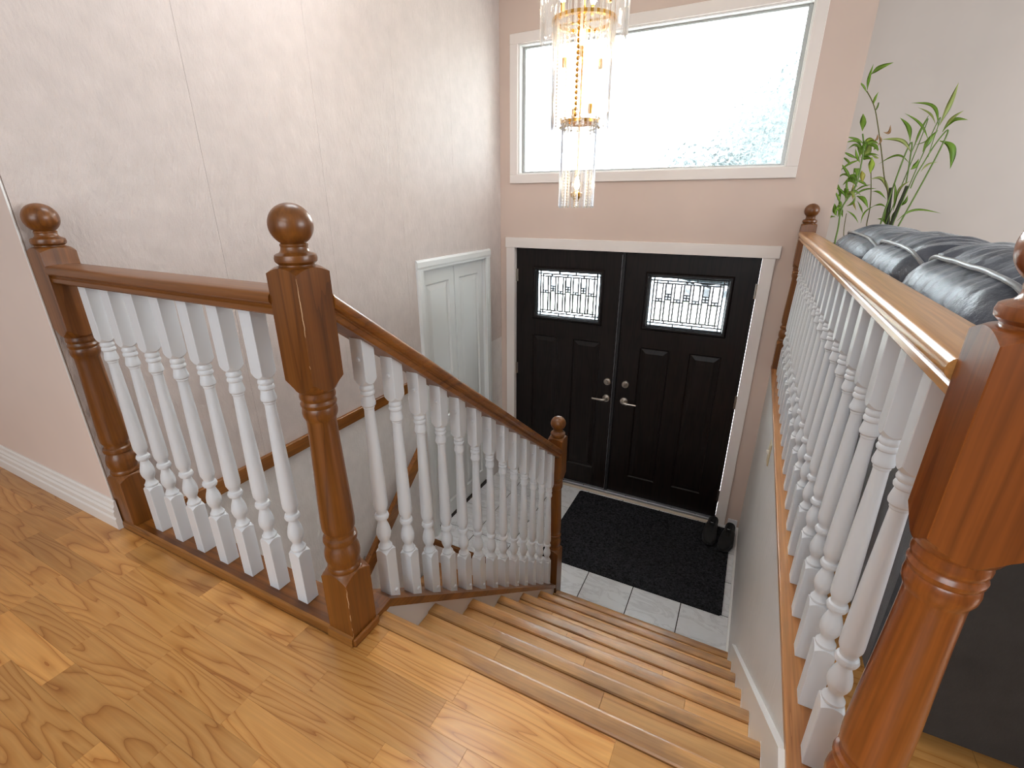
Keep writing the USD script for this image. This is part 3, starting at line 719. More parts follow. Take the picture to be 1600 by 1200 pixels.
YD = YF + .024
doors = [('dark brown front door leaf at left, handle pointing left', XD0 + .002, XM - .012, (-1.023, -0.428, 0.156, 0.587), [(-1.020, -0.790), (-0.659, -0.426)], -0.346, -1, -1.168),
         ('dark brown front door leaf at right, handle pointing right', XM + .012, XD1 - .002, (-0.122, 0.471, 0.163, 0.593), [(-0.114, 0.108), (0.248, 0.469)], -0.199, 1, 0.6125)]
for n, (lab, x0, x1, (gx0, gx1, gz0, gz1), pans, hx, sg, hgx) in enumerate(doors):
    d = thing('door_%d' % (n + 1), lab, 'door', ((x0 + x1) / 2, YD, ZF), kind='structure')
    leaf = cbox(x0, x1, YD, YD + .045, ZF + .031, DT - .002, .002)
    fr = .030
    leaf = leaf - box(gx0 + fr, gx1 - fr, YD - 1, YD + 1, gz0 + fr, gz1 - fr)
    for a, b in pans:
        rec = hull([(x, YD - .001, z) for x in (a, b) for z in (-1.128, 0.022)] + [(x, YD + .010, z) for x in (a + .008, b - .008) for z in (-1.120, 0.014)])
        leaf = leaf - rec
    obj('door_leaf', leaf, 'door_wood', d, smooth=False)
    for a, b in pans:
        obj('raised_panel', raised(a + .014, b - .014, -1.114, 0.008, YD + .0098, .0095, .032), 'door_wood', d, smooth=False)
    # glazing: moulded frame, lead came, one pane per cell
    fx0, fx1, fz0, fz1 = gx0, gx1, gz0, gz1
    fw_ = .036
    ring = hull([(x, YD - .0004, z) for x in (fx0, fx1) for z in (fz0, fz1)] + [(x, YD - .014, z) for x in (fx0 + .010, fx1 - .010) for z in (fz0 + .010, fz1 - .010)])
    ring = ring - hull([(x, YD - .018, z) for x in (fx0 + .020, fx1 - .020) for z in (fz0 + .020, fz1 - .020)] + [(x, YD + .02, z) for x in (fx0 + fw_, fx1 - fw_) for z in (fz0 + fw_, fz1 - fw_)])
    obj('glazing_frame', ring, 'door_wood', d, smooth=False)
    gx0, gx1, gz0, gz1 = gx0 + fw_ - .001, gx1 - fw_ + .001, gz0 + fw_ - .001, gz1 - fw_ + .001
    gw, gh = gx1 - gx0, gz1 - gz0
    cells = []     # u0,u1,v0,v1 (v down), kind
    A, B, V1, V2, V3, V4 = .05, .092, .065, .118, .882, .935
    for u0, u1 in ((0, A), (1 - A, 1)):
        cells += [(u0, u1, 0, V1, 'bevel_glass'), (u0, u1, V4, 1, 'bevel_glass'), (u0, u1, V1, V4, 'bevel_glass')]
    for u0, u1 in ((A, .36), (.36, .62), (.62, 1 - A)): cells += [(u0, u1, 0, V1, 'bevel_glass'), (u0, u1, V4, 1, 'bevel_glass')]
    for u0, u1 in ((B, .235), (.235, .49), (.49, .745), (.745, 1 - B)): cells += [(u0, u1, V1, V2, 'seedy_glass'), (u0, u1, V3, V4, 'clear_glass')]
    for u0, u1 in ((A, B), (1 - B, 1 - A)): cells += [(u0, u1, V1, V2, 'clear_glass'), (u0, u1, V3, V4, 'clear_glass'), (u0, u1, V2, .485, 'clear_glass'), (u0, u1, .485, V3, 'clear_glass')]
    ww, nn_ = .083, .0392
    u = B
    for c in range(7):
        a, b = u, u + ww
        mid = (a + b) / 2
        if c % 2 == 0:
            cells += [(a, b, V2, .43, 'clear_glass'), (a, mid, .43, .485, 'bevel_glass'), (mid, b, .43, .485, 'bevel_glass'), (a, b, .485, V3, 'meadow_glass')]
        else:
            cells += [(a, b, V2, .33, 'seedy_glass'), (a, b, .44, V3, 'meadow_glass')]
            for v0, v1 in ((.33, .385), (.385, .44)): cells += [(a, mid, v0, v1, 'bevel_glass'), (mid, b, v0, v1, 'bevel_glass')]
        if c < 6:
            cells += [(b, b + nn_, V2, .485, 'clear_glass'), (b, b + nn_, .485, V3, 'clear_glass')]
        u = b + nn_
    cw = .0036
    came = []
    for (u0, u1, v0, v1, kd) in cells:
        X0, X1, Z1, Z0 = gx0 + u0 * gw, gx0 + u1 * gw, gz1 - v0 * gh, gz1 - v1 * gh
        obj('glass_pane', box(X0 + cw * .6, X1 - cw * .6, YD + .018, YD + .023, Z0 + cw * .6, Z1 - cw * .6), kd, d, smooth=False)
        came += [box(X0 - cw, X1 + cw, YD + .014, YD + .027, Z1 - cw, Z1 + cw), box(X0 - cw, X1 + cw, YD + .014, YD + .027, Z0 - cw, Z0 + cw), box(X0 - cw, X0 + cw, YD + .014, YD + .027, Z0, Z1), box(X1 - cw, X1 + cw, YD + .014, YD + .027, Z0, Z1)]
    obj('lead_came', Manifold.batch_boolean(came, m3.OpType.Add), 'lead_came', d, smooth=False, label='dark leading between the panes')
    # lever handle and deadbolt
    ro = lathe([(0, 0), (.033, 0), (.033, .004), (.030, .009), (.016, .012), (.013, .016), (.012, .045), (0, .045)], 32).rotate([90, 0, 0]).translate([hx, YD, -0.445])
    lv = tube(spline([(hx, YD - .044, -0.445), (hx + sg * .014, YD - .052, -0.445), (hx + sg * .05, YD - .053, -0.446), (hx + sg * .108, YD - .050, -0.447)], 14), np.r_[.011, .0112, np.linspace(.0112, .0075, 12)], 14)
    q = obj('lever_handle', join(ro, lv), 'satin_nickel', d)
    db = lathe([(0, 0), (.031, 0), (.031, .005), (.027, .012), (.022, .014), (0, .014)], 32).rotate([90, 0, 0]).translate([hx, YD, -0.299])
    q = obj('deadbolt', db, 'satin_nickel', d)
    obj('thumb_turn', cbox(hx - .005, hx + .005, YD - .030, YD - .0135, -0.317, -0.281, .003).translate([-hx, 0, .299]).rotate([0, 25 * sg, 0]).translate([hx, 0, -.299]), 'satin_nickel', q)
    for zc in (0.505, -0.302, -1.10):
        hxx = hgx
        obj('hinge', join(lathe([(0, 0), (.0065, 0), (.0065, .1), (0, .1)], 14).translate([hxx, YD - .008, zc - .05]), cbox(hxx - .012, hxx + .012, YD - .004, YD - .0005, zc - .05, zc + .05, .0008)), 'satin_nickel', d)
d = thing('trim', 'black weather strip standing upright in the gap between the two front doors', 'trim', (XM, YD, ZF), kind='structure')
obj('astragal', cbox(XM - .0115, XM + .0115, YD - .012, YD + .04, ZF + .006, DT - .001, .002), 'black_rubber', d, smooth=False)
obj('seal_bead', cbox(XM - .0145, XM - .0118, YD - .014, YD - .009, ZF + .035, DT - .02, .0005), 'threshold_alloy', d, smooth=False)

# ================================================================ THE CLOSET DOOR
cd = thing('door_3', 'white folding closet door with raised panels on the left wall', 'door', (-1.29, 1.9, ZF), kind='structure')
for a, b in ((CL0, 2.2455), (2.2475, CL1)):
    wd = b - a
    leaf = cbox(-.062, -.028, a + .002, b - .001, ZF + .012, CLT - .012, .0015)
    pz = [(-0.452, 0.560), (-1.20, -0.575)]
    ins = .068
    for z0, z1 in pz:
        leaf = leaf - hull([(-.0275, y, z) for y in (a + ins, b - ins) for z in (z0, z1)] + [(-.0395, y, z) for y in (a + ins + .010, b - ins - .010) for z in (z0 + .010, z1 - .010)])
    obj('folding_leaf', lw(leaf), 'closet_paint', cd, smooth=False)
    for z0, z1 in pz:
        pp = hull([(-.0393, y, z) for y in (a + ins + .013, b - ins - .013) for z in (z0 + .013, z1 - .013)] + [(-.029, y, z) for y in (a + ins + .045, b - ins - .045) for z in (z0 + .045, z1 - .045)])
        obj('raised_panel', lw(pp), 'closet_paint', cd, smooth=False)
obj('door_knob', lw(lathe([(0, 0), (.006, 0), (.006, .014), (.014, .022), (.015, .030), (.010, .036), (0, .038)], 24).rotate([0, 90, 0]).translate([-.028, 2.19, -0.42])), 'white_trim', cd)
cp = [(0, 0), (.012, 0), (.013, .010), (.017, .022), (.017, .052), (.012, .060), (.009, .064), (0, .066)]
cw_ = .066
obj('side_casing', lw(sweep([(a, b) for a, b in cp], (0, CL0, ZF), (0, CL0, CLT + .0), (1, 0, 0), (0, -1, 0))), 'closet_paint', cd, smooth=False)
obj('side_casing', lw(sweep([(a, b) for a, b in cp], (0, CL1, ZF), (0, CL1, CLT + .0), (1, 0, 0), (0, 1, 0))), 'closet_paint', cd, smooth=False)
hd = sweep(cp, (0, CL0 - cw_, CLT), (0, CL1 + cw_, CLT), (1, 0, 0), (0, 0, 1))
obj('head_casing', lw(hd), 'closet_paint', cd, smooth=False)
obj('jamb', lw(join(cbox(-.10, -.0005, CL0 - .016, CL0 - .0005, ZF, CLT, .001))), 'closet_paint', cd, smooth=False)
obj('jamb', lw(cbox(-.10, -.0005, CL1 + .0005, CL1 + .0045, ZF, CLT, .001)), 'closet_paint', cd, smooth=False)
obj('head_track', lw(cbox(-.10, -.006, CL0, CL1, CLT - .010, CLT + .0, .001)), 'closet_paint', cd, smooth=False)

# ================================================================ MAT AND SHOES
mt = thing('door_mat', 'large charcoal door mat on the tiles in front of the doors', 'door mat', (0.12, 2.0, ZF))
pm = [(-0.492, 1.553), (-0.478, 1.543), (0.722, 1.543), (0.737, 1.556), (0.737, 2.452), (0.722, 2.466), (-0.478, 2.458), (-0.492, 2.444)]
obj('mat_pile', prism(pm, 'z', ZF + .0004, ZF + .009), 'mat_pile', mt, smooth=False)


def shoe(lab, x, y, rot, mirror):
    """low black knit sneaker, toe towards -y"""
    t = thing('sneaker', lab, 'shoe', (x, y, ZF + .009), group='pair of black sneakers by the door')
    L = .30
    S = np.linspace(0, 1, 26)          # 0 toe, 1 heel
    half = np.interp(S, [0, .04, .12, .3, .5, .7, .88, .97, 1], [.012, .026, .040, .049, .044, .036, .035, .026, .012])
    off = np.interp(S, [0, .3, .6, 1], [.010, .0, -.004, 0]) * mirror
    yy = -.15 + S * L

    def place(m):
        v, f = raw(m)
        c, s_ = math.cos(rot), math.sin(rot)
        w = np.stack([v[:, 0] * c - v[:, 1] * s_, v[:, 0] * s_ + v[:, 1] * c, v[:, 2]], 1)
        return w + np.array([x, y, ZF + .0092]), f

    def loft(top, side, bottom, n=20):
        """closed cross sections along the shoe"""
        rings = []
        for k in range(len(S)):
            ang = np.linspace(0, 2 * np.pi, n, endpoint=False)
            ca, sa = np.cos(ang), np.sin(ang)
            xx = off[k] + side[k] * np.sign(ca) * np.abs(ca) ** .75
            zc, zh = (top[k] + bottom[k]) / 2, (top[k] - bottom[k]) / 2
            zz = zc + zh * np.sign(sa) * np.abs(sa) ** .7
            rings.append(np.stack([xx, np.full(n, yy[k]), zz], 1))
        P = np.array(rings)
        v, q = grid_mesh(np.concatenate([P, P[:, :1]], 1))
        c0, c1 = P[0].mean(0), P[-1].mean(0)
        f = np.vstack([q[:, [0, 1, 2]], q[:, [0, 2, 3]]])
        m_ = n + 1; b0 = len(v); v = np.vstack([v, c0, c1]); last = (len(S) - 1) * m_
        caps = [(b0, j, j + 1) for j in range(n)] + [(b0 + 1, last + j + 1, last + j) for j in range(n)]
        m = trimesh.Trimesh(v, np.vstack([f, caps]), process=True); m.merge_vertices(); m.fix_normals()
        return m
    sole = loft(np.interp(S, [0, .1, .5, 1], [.030, .030, .027, .034]), half + .004, np.interp(S, [0, .1, .9, 1], [.010, .0, .0, .006]))
    obj('sole', place(sole), 'sneaker_sole', t, smooth=40)
    top = np.interp(S, [0, .05, .15, .3, .45, .55, .7, .85, .94, 1], [.040, .052, .060, .072, .088, .096, .088, .088, .094, .070])
    upper = loft(top, half + .001, np.full(len(S), .020))
    um = Manifold(m3.Mesh(np.array(upper.vertices, np.float32), np.array(upper.faces, np.uint32)))
    hole = Manifold.sphere(1.0, 32).scale([.027, .062, .075]).translate([0, .078, .105])
    um2 = um - hole
    obj('upper', place(um2 if um2.num_tri() > 50 else upper), 'sneaker_knit', t, smooth=40)
    ton = cbox(-.020, .020, -.004, .004, 0, .055, .003).rotate([32, 0, 0]).translate([0, .012, .078])
    q = obj('tongue', place(ton), 'sneaker_knit', t, smooth=30)
    obj('size_tag', place(cbox(-.009, .009, -.0012, .0012, 0, .008, .0005).rotate([32, 0, 0]).translate([0, .046 - .060, .122])), 'sneaker_tag', q, smooth=False, label='small pale tag')
    for k in range(4):
        yl = -.045 + .017 * k
        zl = np.interp((yl + .15) / L, S, top)
        obj('lace', place(tube(spline([(-.022, yl, zl - .012), (-.010, yl + .004, zl - .001), (.010, yl - .003, zl), (.022, yl + .002, zl - .012)], 10), .0028, 6)), 'sneaker_knit', t)


shoe('left of the two black sneakers on the corner of the charcoal mat', 0.598, 2.325, -0.08, 1)
shoe('right of the two black sneakers, half off the mat beside the tile strip', 0.716, 2.292, -0.10, -1)

# ================================================================ CHANDELIER
CX, CY = -0.175, 1.10
ch = thing('chandelier', 'tiered crystal rod chandelier with gold bead chains and warm bulbs hanging in the stairwell', 'chandelier', (CX, CY, ZC))


def ring_plate(r, z, h=.012): return lathe([(r - .02, z), (r, z), (r, z + h), (r - .02, z + h)], 48).translate([CX, CY, 0])


rod = []


def rods(r, z0, z1, n, w=.0075, ph=0.0):
    for k in range(n):
        a = 2 * np.pi * (k + ph) / n
        x, y = CX + r * math.cos(a), CY + r * math.sin(a)
        pr = [(w * math.cos(q), w * .8 * math.sin(q)) for q in np.linspace(0, 2 * np.pi, 7)[:-1]]
        m = CrossSection([np.array(pr)]).extrude(z1 - z0)
        m = m + CrossSection([np.array(pr)]).extrude(.008, 0, 0, (0.35, 0.35)).mirror([0, 0, 1])
        obj('glass_rod', m.rotate([0, 0, math.degrees(a)]).translate([x, y, z0 + .008]), 'crystal', ch, smooth=False)


rods(0.073, 1.036, 1.372, 26, .0060)
rods(0.118, 1.338, 1.72, 36, .0072, .5)
rods(0.165, 1.645, 2.02, 44, .0080)
for r, z in ((0.080, 1.364), (0.126, 1.712), (0.174, 2.012)): obj('ring_plate', ring_plate(r, z), 'brass', ch, label='gold ring carrying the glass rods')
for r, z in ((0.08, 1.366), (.126, 1.714), (.174, 2.014)):
    obj('spoke', join(cbox(CX - r + .01, CX + r - .01, CY - .004, CY + .004, z, z + .008, .001), cbox(CX - .004, CX + .004, CY - r + .01, CY + r - .01, z, z + .008, .001)), 'brass', ch, smooth=False)
obj('centre_rod', cyl((CX, CY, 1.06), (CX, CY, ZC - .03), .0035, 10), 'brass', ch)
obj('canopy', lathe([(0, ZC - .035), (.03, ZC - .035), (.06, ZC - .02), (.065, ZC - .001), (0, ZC - .001)], 32).translate([CX, CY, 0]), 'brass', ch)


def chain(x, y, z0, z1, r, mat, lab):
    n = int((z1 - z0) / (r * 2.15))
    parts = []
    b = trimesh.creation.icosphere(1, r)
    for k in range(n):
        c = b.copy(); c.apply_translation([x, y, z0 + (k + .5) * (z1 - z0) / n]); parts.append(c)
    obj('bead_chain', join(*parts), mat, ch, smooth=True, label=lab)


chain(CX + .012, CY - .085, 1.378, 1.72, .0085, 'brass', 'string of gold beads')
for k in range(8):
    a = 2 * np.pi * (k + .3) / 8
    chain(CX + .060 * math.cos(a), CY + .060 * math.sin(a), 1.036, 1.362, .0056, 'bead_crystal', 'string of clear beads')
for k in range(10):
    a = 2 * np.pi * (k + .1) / 10
    chain(CX + .104 * math.cos(a), CY + .104 * math.sin(a), 1.345, 1.712, .0056, 'bead_crystal', 'string of clear beads')
for k in range(40):
    a = 2 * np.pi * k / 40
    b = trimesh.creation.icosphere(1, .0052); b.apply_translation([CX + .081 * math.cos(a), CY + .081 * math.sin(a), 1.382])
    b2 = trimesh.creation.icosphere(1, .0052); b2.apply_translation([CX + .081 * math.cos(a), CY + .081 * math.sin(a), 1.350])
    obj('collar_bead', join(b, b2), 'bead_crystal', ch, smooth=True)
obj('bottom_cup', lathe([(0, 1.062), (.008, 1.062), (.012, 1.072), (.024, 1.082), (.026, 1.096), (.020, 1.100), (0, 1.100)], 28).translate([CX, CY, 0]), 'brass', ch)
for x, y, z in ((0, 0, 1.112), (.052, -.03, 1.43), (-.045, .045, 1.43), (.06, .05, 1.60), (-.065, -.03, 1.60), (.02, -.07, 1.62), (.10, 0, 1.80), (-.10, .02, 1.80), (0, .10, 1.80), (0, -.10, 1.80)):
    q = obj('bulb', lathe([(0, 0), (.006, 0), (.012, .012), (.0125, .022), (.008, .038), (.003, .052), (0, .055)], 20).translate([CX + x, CY + y, z]), 'lamp_glow', ch, smooth=True, label='glowing warm candle bulb')
    if z > 1.2: obj('candle_socket', lathe([(0, -.035), (.008, -.035), (.008, 0), (0, 0)], 16).translate([CX + x, CY + y, z - .0005]), 'brass', ch)

# ================================================================ SOFA
so = thing('sofa', 'charcoal grey sofa with pleated piped back cushions behind the guard rail', 'sofa', (1.4, 1.2, 0))
obj('back_frame', hull([(x, y, z) for x, y, z in [(a, b, c) for a in (.955, 1.16) for b in (.07, 2.29) for c in (.03, .74)]] + [(x, y, .80) for x in (.985, 1.12) for y in (.10, 2.26)] + [(.97, y, .785) for y in (.085, 2.275)]), 'sofa_back_cloth', so, smooth=40, label='dark grey cloth outside back of the sofa')
obj('seat_base', cbox(1.16, 1.86, .30, 2.08, .06, .30, .02), 'sofa_end_shaded', so)
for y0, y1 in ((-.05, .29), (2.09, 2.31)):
    obj('arm', join(cbox(.985, 1.86, y0, y1, .001, .56, .03), tube(np.linspace((1.02, (y0 + y1) / 2, .56), (1.86, (y0 + y1) / 2, .56), 3), .11, 24)), 'sofa_end_shaded', so, smooth=40, label='end panel and padded arm with shade put into the dark colour')
for k in range(3):
    y0 = .30 + k * .595
    obj('seat_cushion', cbox(1.20, 1.88, y0 + .004, y0 + .591, .302, .46, .05), 'sofa_microfibre', so, smooth=50)
for x, y in ((1.25, .40), (1.8, .40), (1.25, 2.0), (1.8, 2.0)):
    obj('foot', cbox(x - .03, x + .03, y - .03, y + .03, 0.0005, .0605, .006), 'planter', so)
SEC = np.array([(1.02, .60), (.962, .64), (.932, .72), (.926, .80), (.940, .865), (.965, .905), (.992, .926), (1.03, .945), (1.08, .957), (1.14, .957), (1.20, .94), (1.25, .905), (1.28, .85), (1.29, .74), (1.27, .62), (1.22, .58)])


def cushion(y0, y1, seed, zoff):
    sec = spline(np.vstack([SEC, SEC[:1]]), 161)[:-1]
    c = np.array([1.10, .76])
    arc = np.linspace(0, 1, 160, endpoint=False)
    # find the piping place on the section
    ip = int(np.argmin(np.hypot(sec[:, 0] - .992, sec[:, 1] - .926)))
    nu = 110
    # denser sampling at the ends
    uu = (1 - np.cos(np.linspace(0, np.pi, nu))) / 2
    e = (1 - np.abs(2 * uu - 1) ** 5.0) ** (1 / 2.6)
    P = np.zeros((nu, 160, 3))
    for i, u in enumerate(uu):
        y = y0 + (y1 - y0) * u
        k = 0.30 + 0.70 * e[i] if 0 < i < nu - 1 else 0.0
        q = c + (sec - c) * k
        P[i, :, 0], P[i, :, 1], P[i, :, 2] = q[:, 0], y, q[:, 1] + zoff
    # outward direction in the section
    t = np.roll(sec, -1, 0) - np.roll(sec, 1, 0); nrm = np.stack([-t[:, 1], t[:, 0]], 1); nrm /= np.linalg.norm(nrm, axis=1, keepdims=True)
    if (nrm * (sec - c)).sum() < 0: nrm = -nrm
    top = (np.arange(160) > ip) & (np.arange(160) < 90)
    Y, J = np.meshgrid(y0 + (y1 - y0) * uu, np.arange(160), indexing='ij')
    dj = np.where(J > ip, (J - ip) / 50.0, (ip - J) / 45.0)
    near = np.exp(-np.clip(dj, 0, 3) * 1.6)
    # gathers run away from the piping
    q = np.stack([Y * 46 + dj * 3.0, dj * 1.1, np.full_like(Y, seed)], -1)
    gath = meshkit.noise(q, seed) - .5
    q2 = np.stack([Y * 15 + dj * 1.8, dj * 1.3 + 9, np.full_like(Y, seed)], -1)
    fold = meshkit.noise(q2, seed + 5) - .5
    q3 = np.stack([Y * 90 + dj * 6, dj * 2.5, np.full_like(Y, seed)], -1)
    fine = meshkit.noise(q3, seed + 9) - .5
    amp = np.where(J > ip, 1.2, .55)
    soft = meshkit.fbm(np.stack([Y * 22, dj * 5, np.full_like(Y, seed)], -1), 3, seed + 20) - .5
    disp = amp * (near * (.012 * gath + .009 * fine) + (.25 + near) * .012 * fold) + .010 * soft - .010 * np.exp(-(dj * 10) ** 2)
    disp *= e[:, None]
    P[:, :, 0] += disp * nrm[None, :, 0]; P[:, :, 2] += disp * nrm[None, :, 1]
    v, f = grid_mesh(np.concatenate([P, P[:, :1]], 1))
    m = trimesh.Trimesh(v, np.vstack([f[:, [0, 1, 2]], f[:, [0, 2, 3]]]), process=True); m.merge_vertices(); m.fix_normals()
    if m.volume < 0: m.invert()
    base = c + (sec[ip] - c) * 1.0
    pts = []
    for i in range(2, nu - 2):
        k = 0.30 + 0.70 * e[i]
        q = c + (sec[ip] - c) * k
        pts.append((q[0] + .002 * nrm[ip, 0] + .0004 * math.sin(i * .9 + seed), P[i, 0, 1], q[1] + zoff + .002 * nrm[ip, 1] + .0007 * math.sin(i * .37 + seed)))
    return m, tube(pts, .0058, 8)


for k, (y0, y1, zo) in enumerate(((1.425, 2.27, -.006), (.775, 1.40, -.002), (.075, .745, .0))):
    cm, pp = cushion(y0, y1, 3 + k, zo)
    q = obj('back_cushion', cm, 'sofa_microfibre', so, smooth=True)
    obj('piping', pp, 'sofa_piping', q, smooth=True, label='light grey piped seam')

# ================================================================ BAMBOO PLANT
STEMS=[([[1.02,2.97,1.704],[1.073,2.97,1.626],[1.108,2.97,1.545],[1.152,2.97,1.422],[1.194,2.97,1.297],[1.235,2.97,1.18],[1.257,2.97,1.131],[1.282,2.97,1.039],[1.317,2.97,0.907]],0.0038,'y'),([[1.042,2.89,1.459],[1.065,2.89,1.378],[1.073,2.89,1.275],[1.072,2.89,1.169],[1.052,2.89,1.105],[1.027,2.89,1.039],[1.025,2.89,0.961],[1.03,2.89,0.87],[1.038,2.89,0.789]],0.0055,'g'),([[1.146,3.0,1.258],[1.169,3.0,1.16],[1.186,3.0,1.072],[1.195,3.0,0.983],[1.197,3.0,0.926],[1.211,3.0,0.846]],0.0035,'y'),([[1.269,2.95,1.149],[1.278,2.95,1.072],[1.288,2.95,0.996],[1.299,2.95,0.918],[1.315,2.95,0.829]],0.011,'d'),([[1.344,2.92,1.157],[1.336,2.92,1.093],[1.327,2.92,1.029],[1.319,2.92,0.964],[1.316,2.92,0.914],[1.324,2.92,0.819]],0.011,'d'),([[1.334,2.93,1.171],[1.329,2.93,1.239],[1.321,2.93,1.31],[1.316,2.93,1.36]],0.005,'g'),([[1.358,2.9,1.142],[1.37,2.9,1.226],[1.389,2.9,1.29],[1.41,2.9,1.363],[1.431,2.9,1.415]],0.0048,'g'),([[1.32,2.93,1.35],[1.33,2.93,1.419],[1.341,2.93,1.476]],0.003,'g'),([[1.07,3.0,0.993],[1.074,3.0,0.924],[1.079,3.0,0.877]],0.003,'y'),([[1.398,2.89,1.314],[1.4,2.89,1.392],[1.404,2.89,1.477]],0.003,'g')]
